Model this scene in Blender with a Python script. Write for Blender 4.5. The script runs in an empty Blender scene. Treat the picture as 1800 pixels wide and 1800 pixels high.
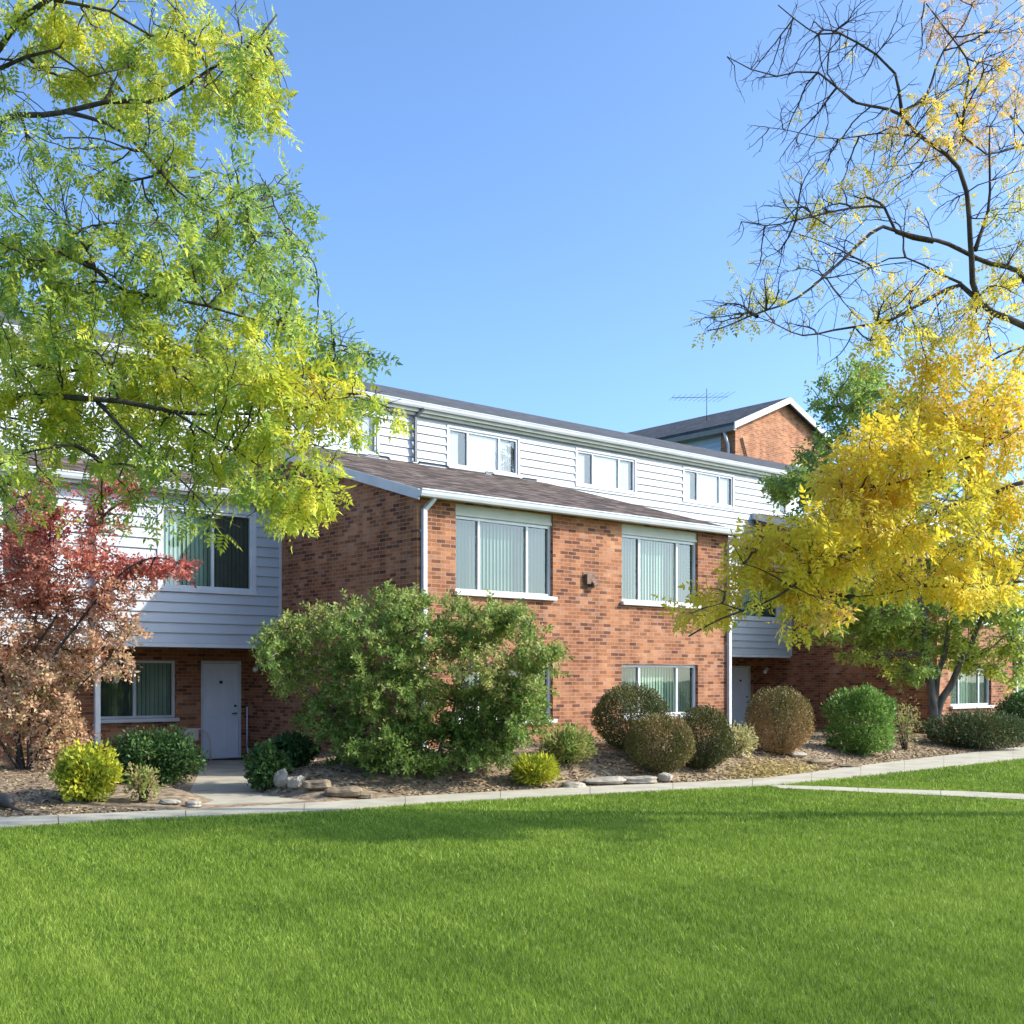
import bpy, bmesh, math, random
import numpy as np
from mathutils import Vector, Matrix
random.seed(7); RNG = np.random.default_rng(7)
C = bpy.context.scene.collection
R = math.radians

# ---------------------------------------------------------------- camera
CAM_H = 1.76
cd = bpy.data.cameras.new('camera'); cam = bpy.data.objects.new('camera', cd); C.objects.link(cam)
cam.location = (0, 0, CAM_H); cam.rotation_euler = (R(90), 0, 0)
cd.sensor_width = 36; cd.lens = 41.0; cd.shift_y = 290/1800; cd.clip_end = 2000; cd.clip_start = .05
bpy.context.scene.camera = cam
F = 2050.0

# ---------------------------------------------------------------- sky, sun, exposure
SUN_EL, SUN_DIR = 34.0, (1.0, -0.05)
w = bpy.data.worlds.new('World'); bpy.context.scene.world = w; w.use_nodes = True
nt = w.node_tree; bg = nt.nodes['Background']
sky = nt.nodes.new('ShaderNodeTexSky'); sky.sky_type = 'NISHITA'; sky.sun_disc = False
sky.sun_elevation = R(SUN_EL); sky.sun_rotation = math.atan2(SUN_DIR[0], SUN_DIR[1])
sky.air_density = .6; sky.dust_density = 2.6; sky.ozone_density = 3.2; sky.altitude = 200
tn = nt.nodes.new('ShaderNodeMix'); tn.data_type = 'RGBA'; tn.blend_type = 'MULTIPLY'; tn.inputs[0].default_value = 1; tn.inputs[7].default_value = (.74, .90, .98, 1)
nt.links.new(sky.outputs[0], tn.inputs[6]); nt.links.new(tn.outputs[2], bg.inputs[0]); bg.inputs[1].default_value = .15
sl = bpy.data.lights.new('sun', 'SUN'); sun = bpy.data.objects.new('sun', sl); C.objects.link(sun)
sl.energy = 2.15; sl.angle = R(.6); sl.color = (1, .93, .82)
sd = Vector((SUN_DIR[0], SUN_DIR[1], 0)).normalized()*math.cos(R(SUN_EL)) + Vector((0, 0, math.sin(R(SUN_EL))))
sun.rotation_euler = sd.to_track_quat('Z', 'Y').to_euler(); sun.location = (20, 0, 20)
vs = bpy.context.scene.view_settings
vs.view_transform = 'Standard'; vs.look = 'None'; vs.gamma = 1; vs.exposure = 1.55; vs.use_curve_mapping = False

# ---------------------------------------------------------------- tags
def tag(o, label=None, cat=None, group=None, kind=None):
    for k, v in (('label', label), ('category', cat), ('group', group), ('kind', kind)):
        if v: o[k] = v
    return o
def empty(name, loc=(0, 0, 0), rz=0, parent=None):
    o = bpy.data.objects.new(name, None); C.objects.link(o); o.location = loc; o.rotation_euler = (0, 0, rz)
    o.empty_display_size = .2; o.parent = parent; return o

# ---------------------------------------------------------------- materials
def new_mat(name):
    m = bpy.data.materials.new(name); m.use_nodes = True; t = m.node_tree
    return m, t, t.nodes['Principled BSDF'], t.nodes, t.links
def ramp(N, stops, interp='LINEAR'):
    r = N.new('ShaderNodeValToRGB'); cr = r.color_ramp; cr.interpolation = interp
    while len(cr.elements) < len(stops): cr.elements.new(.5)
    for e, (p, c) in zip(cr.elements, stops): e.position = p; e.color = (*c, 1)
    return r
def noise_mat(name, c1, c2, scale=6, rough=.7, bump=0, detail=6, coord='Object', spec=.3, c3=None, sc=(1, 1, 1)):
    m, t, b, N, L = new_mat(name)
    tc = N.new('ShaderNodeTexCoord'); mp = N.new('ShaderNodeMapping'); mp.inputs['Scale'].default_value = sc
    L.new(tc.outputs[coord], mp.inputs[0])
    n = N.new('ShaderNodeTexNoise'); n.inputs['Scale'].default_value = scale; n.inputs['Detail'].default_value = detail
    L.new(mp.outputs[0], n.inputs['Vector'])
    r = ramp(N, [(.3, c1), (.7, c2)] if c3 is None else [(.28, c1), (.5, c2), (.72, c3)])
    L.new(n.outputs['Fac'], r.inputs[0]); L.new(r.outputs[0], b.inputs['Base Color'])
    b.inputs['Roughness'].default_value = rough; b.inputs['Specular IOR Level'].default_value = spec
    if bump:
        bp = N.new('ShaderNodeBump'); bp.inputs['Strength'].default_value = bump; bp.inputs['Distance'].default_value = .02
        L.new(n.outputs['Fac'], bp.inputs['Height']); L.new(bp.outputs[0], b.inputs['Normal'])
    return m
def brick_mat(name, tones, mortar, patch=(.62, .5, .47)):
    m, t, b, N, L = new_mat(name)
    uv = N.new('ShaderNodeUVMap')
    # slight waviness of the courses
    nz = N.new('ShaderNodeTexNoise'); nz.inputs['Scale'].default_value = 3; L.new(uv.outputs[0], nz.inputs['Vector'])
    vm = N.new('ShaderNodeVectorMath'); vm.operation = 'MULTIPLY_ADD'; vm.inputs[1].default_value = (.02, .02, 0)
    L.new(nz.outputs['Color'], vm.inputs[0]); L.new(uv.outputs[0], vm.inputs[2])
    br = N.new('ShaderNodeTexBrick'); br.offset = .5
    br.inputs['Color1'].default_value = (0, 0, 0, 1); br.inputs['Color2'].default_value = (1, 1, 1, 1)
    br.inputs['Mortar'].default_value = (.5, .5, .5, 1); br.inputs['Scale'].default_value = 1
    br.inputs['Brick Width'].default_value = .215; br.inputs['Row Height'].default_value = .073
    br.inputs['Mortar Size'].default_value = .0065; br.inputs['Mortar Smooth'].default_value = .3; br.inputs['Bias'].default_value = 0
    L.new(vm.outputs[0], br.inputs['Vector'])
    rp = ramp(N, tones); L.new(br.outputs['Color'], rp.inputs[0])
    big = N.new('ShaderNodeTexNoise'); big.inputs['Scale'].default_value = .7; big.inputs['Detail'].default_value = 5; big.inputs['Roughness'].default_value = .65
    L.new(uv.outputs[0], big.inputs['Vector'])
    br2 = ramp(N, [(.40, patch), (.6, (1, 1, 1))]); L.new(big.outputs['Fac'], br2.inputs[0])
    mul = N.new('ShaderNodeMix'); mul.data_type = 'RGBA'; mul.blend_type = 'MULTIPLY'; mul.inputs[0].default_value = 1
    L.new(rp.outputs[0], mul.inputs[6]); L.new(br2.outputs[0], mul.inputs[7])
    smp = N.new('ShaderNodeMapping'); smp.inputs['Scale'].default_value = (2.6, .35, 1); L.new(uv.outputs[0], smp.inputs[0])
    stn = N.new('ShaderNodeTexNoise'); stn.inputs['Scale'].default_value = 1; stn.inputs['Detail'].default_value = 7; L.new(smp.outputs[0], stn.inputs['Vector'])
    sr = ramp(N, [(.36, (.74, .70, .68)), (.5, (1, 1, 1)), (.66, (1.12, 1.1, 1.06))]); L.new(stn.outputs['Fac'], sr.inputs[0])
    ml0 = N.new('ShaderNodeMix'); ml0.data_type = 'RGBA'; ml0.blend_type = 'MULTIPLY'; ml0.inputs[0].default_value = 1
    L.new(mul.outputs[2], ml0.inputs[6]); L.new(sr.outputs[0], ml0.inputs[7]); mul = ml0
    fine = N.new('ShaderNodeTexNoise'); fine.inputs['Scale'].default_value = 40; L.new(uv.outputs[0], fine.inputs['Vector'])
    fr = ramp(N, [(.3, (.75, .75, .75)), (.7, (1.15, 1.15, 1.15))]); L.new(fine.outputs['Fac'], fr.inputs[0])
    mul2 = N.new('ShaderNodeMix'); mul2.data_type = 'RGBA'; mul2.blend_type = 'MULTIPLY'; mul2.inputs[0].default_value = 1
    L.new(mul.outputs[2], mul2.inputs[6]); L.new(fr.outputs[0], mul2.inputs[7])
    mx = N.new('ShaderNodeMix'); mx.data_type = 'RGBA'; mx.inputs[7].default_value = (*mortar, 1)
    L.new(br.outputs['Fac'], mx.inputs[0]); L.new(mul2.outputs[2], mx.inputs[6])
    L.new(mx.outputs[2], b.inputs['Base Color']); b.inputs['Roughness'].default_value = .85; b.inputs['Specular IOR Level'].default_value = .2
    inv = N.new('ShaderNodeMath'); inv.operation = 'SUBTRACT'; inv.inputs[0].default_value = 1; L.new(br.outputs['Fac'], inv.inputs[1])
    add = N.new('ShaderNodeMath'); add.operation = 'MULTIPLY_ADD'; add.inputs[1].default_value = .25
    L.new(fine.outputs['Fac'], add.inputs[0]); L.new(inv.outputs[0], add.inputs[2])
    bp = N.new('ShaderNodeBump'); bp.inputs['Strength'].default_value = .35; bp.inputs['Distance'].default_value = .01
    L.new(add.outputs[0], bp.inputs['Height']); L.new(bp.outputs[0], b.inputs['Normal'])
    return m
def shingle_mat(name, tones):
    m, t, b, N, L = new_mat(name)
    uv = N.new('ShaderNodeUVMap')
    br = N.new('ShaderNodeTexBrick'); br.offset = .37
    br.inputs['Color1'].default_value = (0, 0, 0, 1); br.inputs['Color2'].default_value = (1, 1, 1, 1); br.inputs['Mortar'].default_value = (0, 0, 0, 1)
    br.inputs['Scale'].default_value = 1; br.inputs['Brick Width'].default_value = .3; br.inputs['Row Height'].default_value = .14; br.inputs['Mortar Size'].default_value = .008
    L.new(uv.outputs[0], br.inputs['Vector'])
    n = N.new('ShaderNodeTexNoise'); n.inputs['Scale'].default_value = 16; n.inputs['Detail'].default_value = 8; n.inputs['Roughness'].default_value = .8; L.new(uv.outputs[0], n.inputs['Vector'])
    mx = N.new('ShaderNodeMix'); mx.data_type = 'RGBA'; mx.inputs[0].default_value = .5
    L.new(br.outputs['Color'], mx.inputs[6]); L.new(n.outputs['Color'], mx.inputs[7])
    r = ramp(N, tones); L.new(mx.outputs[2], r.inputs[0]); L.new(r.outputs[0], b.inputs['Base Color'])
    b.inputs['Roughness'].default_value = .9; b.inputs['Specular IOR Level'].default_value = .15
    bp = N.new('ShaderNodeBump'); bp.inputs['Strength'].default_value = .5; bp.inputs['Distance'].default_value = .01
    L.new(mx.outputs[2], bp.inputs['Height']); L.new(bp.outputs[0], b.inputs['Normal'])
    return m
def leaf_mat(name, stops, trans=.35, noise_amt=.25, nscale=1.2, gloss=.25):
    m, t, b, N, L = new_mat(name)
    at = N.new('ShaderNodeAttribute'); at.attribute_name = 'tint'
    tc = N.new('ShaderNodeTexCoord'); n = N.new('ShaderNodeTexNoise'); n.inputs['Scale'].default_value = nscale; n.inputs['Detail'].default_value = 3
    L.new(tc.outputs['Object'], n.inputs['Vector'])
    ma = N.new('ShaderNodeMath'); ma.operation = 'MULTIPLY_ADD'; ma.inputs[1].default_value = noise_amt*2
    ma2 = N.new('ShaderNodeMath'); ma2.operation = 'SUBTRACT'; ma2.inputs[1].default_value = noise_amt
    L.new(n.outputs['Fac'], ma.inputs[0]); L.new(at.outputs['Fac'], ma.inputs[2]); L.new(ma.outputs[0], ma2.inputs[0])
    r = ramp(N, stops); L.new(ma2.outputs[0], r.inputs[0])
    L.new(r.outputs[0], b.inputs['Base Color']); b.inputs['Roughness'].default_value = .5; b.inputs['Specular IOR Level'].default_value = gloss
    tr = N.new('ShaderNodeBsdfTranslucent'); L.new(r.outputs[0], tr.inputs['Color'])
    ms = N.new('ShaderNodeMixShader'); ms.inputs[0].default_value = trans
    L.new(b.outputs[0], ms.inputs[1]); L.new(tr.outputs[0], ms.inputs[2])
    L.new(ms.outputs[0], N['Material Output'].inputs['Surface'])
    return m
def glass_mat(name, tint, refl):
    m, t, b, N, L = new_mat(name); N.remove(b)
    tr = N.new('ShaderNodeBsdfTransparent'); tr.inputs[0].default_value = (*tint, 1)
    gl = N.new('ShaderNodeBsdfGlossy'); gl.inputs['Roughness'].default_value = .01; gl.inputs['Color'].default_value = (.95, 1, 1, 1)
    nz = N.new('ShaderNodeTexNoise'); nz.inputs['Scale'].default_value = 1.6; tc = N.new('ShaderNodeTexCoord'); L.new(tc.outputs['Object'], nz.inputs['Vector'])
    bp = N.new('ShaderNodeBump'); bp.inputs['Strength'].default_value = .05; bp.inputs['Distance'].default_value = .02
    L.new(nz.outputs['Fac'], bp.inputs['Height']); L.new(bp.outputs[0], gl.inputs['Normal'])
    fr = N.new('ShaderNodeLayerWeight'); fr.inputs[0].default_value = .5
    pw = N.new('ShaderNodeMath'); pw.operation = 'POWER'; pw.inputs[1].default_value = 4; L.new(fr.outputs['Facing'], pw.inputs[0])
    ad = N.new('ShaderNodeMath'); ad.operation = 'MULTIPLY_ADD'; ad.inputs[1].default_value = .9; ad.inputs[2].default_value = refl+.05; ad.use_clamp = True
    L.new(pw.outputs[0], ad.inputs[0])
    ms = N.new('ShaderNodeMixShader'); L.new(ad.outputs[0], ms.inputs[0]); L.new(tr.outputs[0], ms.inputs[1]); L.new(gl.outputs[0], ms.inputs[2])
    L.new(ms.outputs[0], N['Material Output'].inputs['Surface'])
    return m
def screen_mat(name, col, through):
    m, t, b, N, L = new_mat(name); b.inputs['Base Color'].default_value = (*col, 1); b.inputs['Roughness'].default_value = .8
    tr = N.new('ShaderNodeBsdfTransparent'); ms = N.new('ShaderNodeMixShader'); ms.inputs[0].default_value = through
    L.new(b.outputs[0], ms.inputs[1]); L.new(tr.outputs[0], ms.inputs[2]); L.new(ms.outputs[0], N['Material Output'].inputs['Surface'])
    return m
M = {}
M['brick'] = brick_mat('brick', [(0, (.14, .06, .04)), (.14, (.20, .085, .05)), (.3, (.32, .135, .065)), (.6, (.40, .175, .085)), (.85, (.46, .225, .12)), (1, (.38, .21, .14))], (.35, .215, .14), (.66, .56, .55))
M['brick_far'] = brick_mat('brick_far', [(0, (.30, .12, .06)), (.5, (.46, .19, .09)), (1, (.52, .25, .13))], (.42, .3, .2), (.85, .8, .8))
M['siding'] = noise_mat('siding', (.42, .445, .475), (.475, .50, .53), 1.5, .45, spec=.4)
M['siding_grey'] = noise_mat('siding_grey', (.45, .5, .56), (.52, .57, .62), 1.5, .5)
M['trim'] = noise_mat('trim', (.52, .54, .56), (.62, .63, .65), 3, .4, spec=.4)
M['cream'] = noise_mat('cream', (.42, .43, .37), (.50, .51, .44), 3, .5)
M['soffit'] = noise_mat('soffit', (.25, .22, .19), (.32, .28, .24), 4, .7)
M['shingle'] = shingle_mat('shingle', [(.25, (.035, .024, .02)), (.5, (.09, .066, .054)), (.72, (.20, .15, .125))])
M['shingle_dark'] = shingle_mat('shingle_dark', [(.2, (.05, .055, .06)), (.8, (.12, .12, .13))])
M['glass'] = glass_mat('glass', (.64, .74, .68), .02)
M['glass_up'] = glass_mat('glass_up', (.93, .96, .97), .02)
M['screen'] = screen_mat('screen', (.05, .06, .062), .32)
M['screen_light'] = screen_mat('screen_light', (.1, .11, .12), .62)
M['blind'] = noise_mat('blind', (.46, .54, .47), (.62, .68, .60), 1.2, .7)
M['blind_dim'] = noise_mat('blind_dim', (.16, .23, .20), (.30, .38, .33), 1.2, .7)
M['blind_up'] = noise_mat('blind_up', (.86, .88, .90), (.92, .93, .94), 2, .7)
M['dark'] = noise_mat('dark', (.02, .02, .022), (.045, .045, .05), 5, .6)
M['door'] = noise_mat('door', (.66, .68, .74), (.72, .74, .79), 2, .4, spec=.4)
M['metal_dark'] = noise_mat('metal_dark', (.03, .03, .03), (.07, .06, .055), 12, .45)
M['vent_grey'] = noise_mat('vent_grey', (.12, .13, .14), (.2, .2, .21), 6, .5)
M['vent_metal'] = noise_mat('vent_metal', (.10, .06, .04), (.22, .13, .09), 12, .6)
M['concrete'] = noise_mat('concrete', (.33, .29, .21), (.42, .38, .29), 2.2, .9, .3, c3=(.48, .43, .33), detail=10)
M['mulch'] = noise_mat('mulch', (.10, .068, .04), (.25, .18, .115), 9, .95, 1.0, detail=12, c3=(.40, .31, .20))
M['lawn'] = noise_mat('lawn', (.06, .11, .015), (.12, .19, .025), 1.0, .95, .3, detail=12)
M['stone'] = noise_mat('stone', (.22, .19, .15), (.42, .37, .30), 7, .9, .8, detail=8)
M['stone_brown'] = noise_mat('stone_brown', (.12, .085, .05), (.30, .23, .15), 7, .9, .8, detail=8)
M['bark'] = noise_mat('bark', (.035, .027, .022), (.10, .08, .062), 14, .95, .8, sc=(1, 1, .3))
M['bark_grey'] = noise_mat('bark_grey', (.06, .05, .04), (.22, .18, .14), 10, .95, .8, sc=(1, 1, .3))
M['lamp_globe'] = noise_mat('lamp_globe', (.8, .8, .76), (.85, .85, .8), 4, .3)
M['beige'] = noise_mat('beige', (.5, .42, .36), (.62, .53, .46), 8, .6)
G = {}
G['locust'] = leaf_mat('locust_leaves', [(0, (.12, .21, .07)), (.3, (.26, .38, .09)), (.55, (.50, .56, .07)), (.8, (.76, .68, .06)), (1, (.76, .56, .06))], .5, .17, .9)
G['yellow'] = leaf_mat('yellow_leaves', [(0, (.18, .24, .06)), (.25, (.50, .48, .08)), (.5, (.84, .68, .06)), (.75, (.88, .62, .05)), (.95, (.72, .46, .22))], .45, .12, .9)
G['mid'] = leaf_mat('mid_leaves', [(0, (.14, .23, .06)), (.4, (.27, .38, .08)), (.7, (.48, .53, .09)), (1, (.72, .66, .07))], .5, .15, .7)
G['red'] = leaf_mat('red_leaves', [(0, (.44, .09, .075)), (.25, (.54, .18, .12)), (.45, (.60, .27, .16)), (.65, (.66, .38, .21)), (.85, (.70, .50, .33)), (1, (.28, .30, .08))], .38, .16, 1.3)
G['viburnum'] = leaf_mat('viburnum_leaves', [(0, (.07, .12, .03)), (.35, (.15, .24, .05)), (.6, (.28, .36, .08)), (.8, (.42, .40, .13)), (1, (.44, .31, .17))], .42, .30, 1.9)
G['yew'] = leaf_mat('brown_green_leaves', [(0, (.035, .045, .015)), (.4, (.09, .10, .025)), (.7, (.20, .16, .055)), (1, (.36, .22, .095))], .2, .22, 3)
G['bright'] = leaf_mat('bright_green_leaves', [(0, (.05, .10, .02)), (.5, (.14, .26, .05)), (1, (.30, .42, .10))], .3, .15, 3)
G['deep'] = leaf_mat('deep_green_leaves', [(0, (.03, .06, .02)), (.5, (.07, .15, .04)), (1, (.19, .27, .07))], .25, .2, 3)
G['lime'] = leaf_mat('lime_leaves', [(0, (.10, .18, .02)), (.5, (.42, .46, .04)), (1, (.68, .58, .05))], .3, .2, 3)
G['pale'] = leaf_mat('pale_leaves', [(0, (.16, .18, .06)), (.5, (.42, .40, .17)), (1, (.62, .54, .26))], .3, .2, 3)
G['juniper'] = leaf_mat('juniper_leaves', [(0, (.03, .055, .022)), (.5, (.08, .115, .04)), (1, (.20, .19, .07))], .2, .25, 2)
G['grass'] = leaf_mat('grass_blades', [(0, (.055, .10, .012)), (.3, (.16, .25, .03)), (.65, (.25, .36, .04)), (1, (.44, .50, .10))], .35, .22, .8, .2)
G['litter'] = leaf_mat('litter_chips', [(0, (.06, .04, .025)), (.35, (.20, .14, .085)), (.65, (.42, .31, .19)), (1, (.60, .47, .26))], .05, .15, 1.5)
G['straw'] = leaf_mat('straw_leaves', [(0, (.28, .2, .08)), (.5, (.5, .38, .16)), (1, (.62, .5, .2))], .15, .15, 2)

# ---------------------------------------------------------------- mesh helpers
class MB:
    def __init__(s): s.v = []; s.f = []; s.uv = []; s.mi = []; s.sm = []
    def face(s, pts, uvs=None, mi=0, smooth=False):
        i = len(s.v); s.v += [tuple(p) for p in pts]; s.f.append(tuple(range(i, i+len(pts))))
        if uvs is None: uvs = autouv(pts)
        s.uv.append(uvs); s.mi.append(mi); s.sm.append(smooth)
    def box(s, x0, x1, y0, y1, z0, z1, mi=0, skip=''):
        P = [(x0,y0,z0),(x1,y0,z0),(x1,y1,z0),(x0,y1,z0),(x0,y0,z1),(x1,y0,z1),(x1,y1,z1),(x0,y1,z1)]
        for k, q in (('f',(0,1,5,4)),('r',(1,2,6,5)),('b',(2,3,7,6)),('l',(3,0,4,7)),('t',(4,5,6,7)),('d',(3,2,1,0))):
            if k not in skip: s.face([P[i] for i in q], mi=mi)
    def tube(s, pts, rad, n=8, cap=True, smooth=True):
        pts = [Vector(p) for p in pts]; m = len(pts)
        if not isinstance(rad, (list, tuple)): rad = [rad]*m
        rings = []; up = None
        for i, p in enumerate(pts):
            d = (pts[min(i+1, m-1)]-pts[max(i-1, 0)]).normalized()
            a = (up - d*up.dot(d)) if up is not None else d.orthogonal()
            if a.length < 1e-5: a = d.orthogonal()
            a.normalize(); up = a; b = d.cross(a)
            rings.append([p+(a*math.cos(2*math.pi*k/n)+b*math.sin(2*math.pi*k/n))*rad[i] for k in range(n)])
        i0 = len(s.v)
        for r in rings: s.v += [tuple(q) for q in r]
        for i in range(m-1):
            for k in range(n):
                k2 = (k+1) % n
                s.f.append((i0+i*n+k, i0+i*n+k2, i0+(i+1)*n+k2, i0+(i+1)*n+k)); s.uv.append([(0,0),(1,0),(1,1),(0,1)]); s.mi.append(0); s.sm.append(smooth)
        if cap:
            s.f.append(tuple(i0+k for k in range(n))[::-1]); s.uv.append([(0,0)]*n); s.mi.append(0); s.sm.append(False)
            s.f.append(tuple(i0+(m-1)*n+k for k in range(n))); s.uv.append([(0,0)]*n); s.mi.append(0); s.sm.append(False)
    def build(s, name, mats, parent=None, bevel=0):
        me = bpy.data.meshes.new(name); me.from_pydata(s.v, [], s.f)
        ul = me.uv_layers.new(name='UVMap'); flat = [c for u in s.uv for p in u for c in p]
        ul.data.foreach_set('uv', flat); me.polygons.foreach_set('material_index', s.mi); me.polygons.foreach_set('use_smooth', s.sm)
        for m in (mats if isinstance(mats, (list, tuple)) else [mats]): me.materials.append(m)
        o = bpy.data.objects.new(name, me); C.objects.link(o); o.parent = parent
        if bevel:
            b = o.modifiers.new('b', 'BEVEL'); b.width = bevel; b.segments = 2; b.limit_method = 'ANGLE'
            bm = bmesh.new(); bm.from_mesh(me); bmesh.ops.remove_doubles(bm, verts=bm.verts, dist=1e-5); bm.to_mesh(me); bm.free()
        me.update(); return o
def autouv(pts):
    a, b, c = Vector(pts[0]), Vector(pts[1]), Vector(pts[2]); n = (b-a).cross(c-a)
    ax = max(range(3), key=lambda i: abs(n[i]))
    if ax == 0: return [(p[1], p[2]) for p in pts]
    if ax == 1: return [(p[0], p[2]) for p in pts]
    return [(p[0], p[1]) for p in pts]
def arr_mesh(name, V, nper, tint, mat, parent=None):
    """V (k*nper,3) verts of k separate faces"""
    V = np.ascontiguousarray(V, dtype=np.float32); k = len(V)//nper
    me = bpy.data.meshes.new(name); me.vertices.add(len(V)); me.vertices.foreach_set('co', V.ravel())
    me.loops.add(len(V)); me.loops.foreach_set('vertex_index', np.arange(len(V), dtype=np.int32))
    me.polygons.add(k); me.polygons.foreach_set('loop_start', np.arange(0, len(V), nper, dtype=np.int32))
    me.polygons.foreach_set('loop_total', np.full(k, nper, dtype=np.int32))
    a = me.attributes.new('tint', 'FLOAT', 'FACE'); a.data.foreach_set('value', np.ascontiguousarray(tint, dtype=np.float32))
    me.materials.append(mat); me.update(calc_edges=True)
    o = bpy.data.objects.new(name, me); C.objects.link(o); o.parent = parent; return o

def gp(px, py, z=0.0):
    Y = (CAM_H-z)*F/(py-1190); return ((px-900)/F*Y, Y)
def P3(px, py, Y): return Vector(((px-900)/F*Y, Y, CAM_H-(py-1190)/F*Y))

# ---------------------------------------------------------------- ground
LO = [gp(*p) for p in [(-420,1482),(-200,1468),(0,1455),(200,1442),(400,1433),(600,1424),(750,1412),(1050,1396),(1200,1388),(1350,1381),(1500,1366),(1650,1350),(1800,1334),(2000,1316)]]
UP = [gp(*p) for p in [(-420,1464),(-200,1450),(0,1438),(200,1430),(400,1421),(600,1409),(750,1399),(1050,1383),(1200,1377),(1350,1367),(1500,1348),(1650,1330),(1800,1313),(2000,1297)]]
lo = lambda X: np.interp(X, [p[0] for p in LO], [p[1] for p in LO])
up = lambda X: np.interp(X, [p[0] for p in UP], [p[1] for p in UP])
def pxc(Y): return np.interp(Y, [16.6, 17.6, 24.3], [-3.6, -4.35, -5.9])
def sstep(a, b, x): t = np.clip((x-a)/(b-a), 0, 1); return t*t*(3-2*t)
def wob(x, y): return np.sin(x*1.7+y*.9)*.4+np.sin(x*4.1-y*3.3+1)*.25+np.sin(x*8.7+y*7.1)*.15+np.sin(x*17-y*13)*.08
def bedz(X, Y):
    X = np.asarray(X, float); Y = np.asarray(Y, float)
    t = Y-up(X)
    hb = np.interp(X, [-9, -6.5, -5.2, -3.4, -1.5, 2.5, 4.5, 8, 12], [.25, .22, .12, .30, .50, .52, .36, .22, .16])
    m = sstep(.5, 1.15, np.abs(X-pxc(Y)))
    hb = hb*(1-sstep(21, 24, Y)*.0)
    return hb*sstep(-.05, 2.4, t)*m+.012*wob(X*2, Y*2)*m*sstep(0, .4, t)-.012+.03*m*sstep(0, .25, t)
me = MB(); me.face([(-400,-200,-.02),(400,-200,-.02),(400,800,-.02),(-400,800,-.02)])
tag(me.build('lawn_ground', M['lawn']), kind='structure')
# mulch bed as a height sheet
def bed():
    xs = np.arange(-14, 24, .11); mb = MB(); n = 90
    grid = []
    for x in xs:
        u = float(up(x)); ys = u-.03+np.linspace(0, 1, n)**1.15*(12 if x < 4 else 16)
        grid.append(np.stack([np.full(n, x), ys, bedz(np.full(n, x), ys)], 1))
    g = np.array(grid); nx = len(xs); mb.v = [tuple(p) for p in g.reshape(-1, 3)]
    for i in range(nx-1):
        for j in range(n-1):
            a = i*n+j; mb.f.append((a, a+n, a+n+1, a+1)); mb.uv.append([(0,0)]*4); mb.mi.append(0); mb.sm.append(True)
    return tag(mb.build('mulch_bed_ground', M['mulch']), kind='structure')
bed()
def strip(name, a, b, z, th=.09):
    mb = MB(); n = len(a)
    for i in range(n-1):
        mb.face([(*a[i], z), (*a[i+1], z), (*b[i+1], z), (*b[i], z)])
        mb.face([(*a[i], z-th), (*a[i+1], z-th), (*a[i+1], z), (*a[i], z)]); mb.face([(*b[i+1], z-th), (*b[i], z-th), (*b[i], z), (*b[i+1], z)])
    for i in (0, n-1): mb.face([(*a[i], z-th), (*b[i], z-th), (*b[i], z), (*a[i], z)])
    return tag(mb.build(name, M['concrete']), kind='structure')
def slabs(name, a, b, z, pitch=1.5, gap=.009):
    # a walk cast in panels with open joints
    a2, b2 = subdiv(a, 40), subdiv(b, 40); n = len(a2); d = [0]
    for i in range(1, n): d.append(d[-1]+math.hypot(a2[i][0]-a2[i-1][0], a2[i][1]-a2[i-1][1]))
    ia = lambda P, t: (float(np.interp(t, d, [p[0] for p in P])), float(np.interp(t, d, [p[1] for p in P])))
    mb = MB(); t = 0; th = .09; r_ = random.Random(4)
    while t < d[-1]-.2:
        t1 = min(t+pitch, d[-1])-gap; zz = z+r_.uniform(-.002, .002)
        for k in range(4):
            ta, tb = t+(t1-t)*k/4, t+(t1-t)*(k+1)/4; A1, A2, B2_, B1 = ia(a2, ta), ia(a2, tb), ia(b2, tb), ia(b2, ta)
            mb.face([(*A1, zz), (*A2, zz), (*B2_, zz), (*B1, zz)]); mb.face([(*A1, zz-th), (*A2, zz-th), (*A2, zz), (*A1, zz)]); mb.face([(*B2_, zz-th), (*B1, zz-th), (*B1, zz), (*B2_, zz)])
            if k == 0: mb.face([(*B1, zz-th), (*A1, zz-th), (*A1, zz), (*B1, zz)])
            if k == 3: mb.face([(*A2, zz-th), (*B2_, zz-th), (*B2_, zz), (*A2, zz)])
        t += pitch
    return tag(mb.build(name, M['concrete']), kind='structure')
def subdiv(pts, k=6):
    out = []
    for i in range(len(pts)-1):
        for j in range(k):
            t = j/k; out.append((pts[i][0]*(1-t)+pts[i+1][0]*t, pts[i][1]*(1-t)+pts[i+1][1]*t))
    return out+[pts[-1]]
slabs('pavement_walk', LO, UP, .014)
BL = [gp(*p) for p in [(1372,1386),(1440,1389),(1550,1394),(1680,1400),(1800,1406),(2000,1414)]]
BU = [gp(*p) for p in [(1345,1380),(1440,1382.5),(1550,1387),(1680,1391),(1800,1396),(2000,1404)]]
slabs('pavement_branch', BL, BU, .008, 1.2)
EP = [(-6.5, 24.6), (-6.35, 23.6), (-5.65, 21), (-4.95, 17.9), (-5.1, 16.8), (-5.9, 15.9), (-6.3, 15.3)]
EQ = [(-5.2, 24.6), (-5.1, 23.6), (-4.55, 21), (-3.75, 17.9), (-3.0, 17.1), (-2.2, 16.95), (-1.5, 17.05)]
slabs('entry_path', EP, EQ, .003, 1.4)

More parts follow.
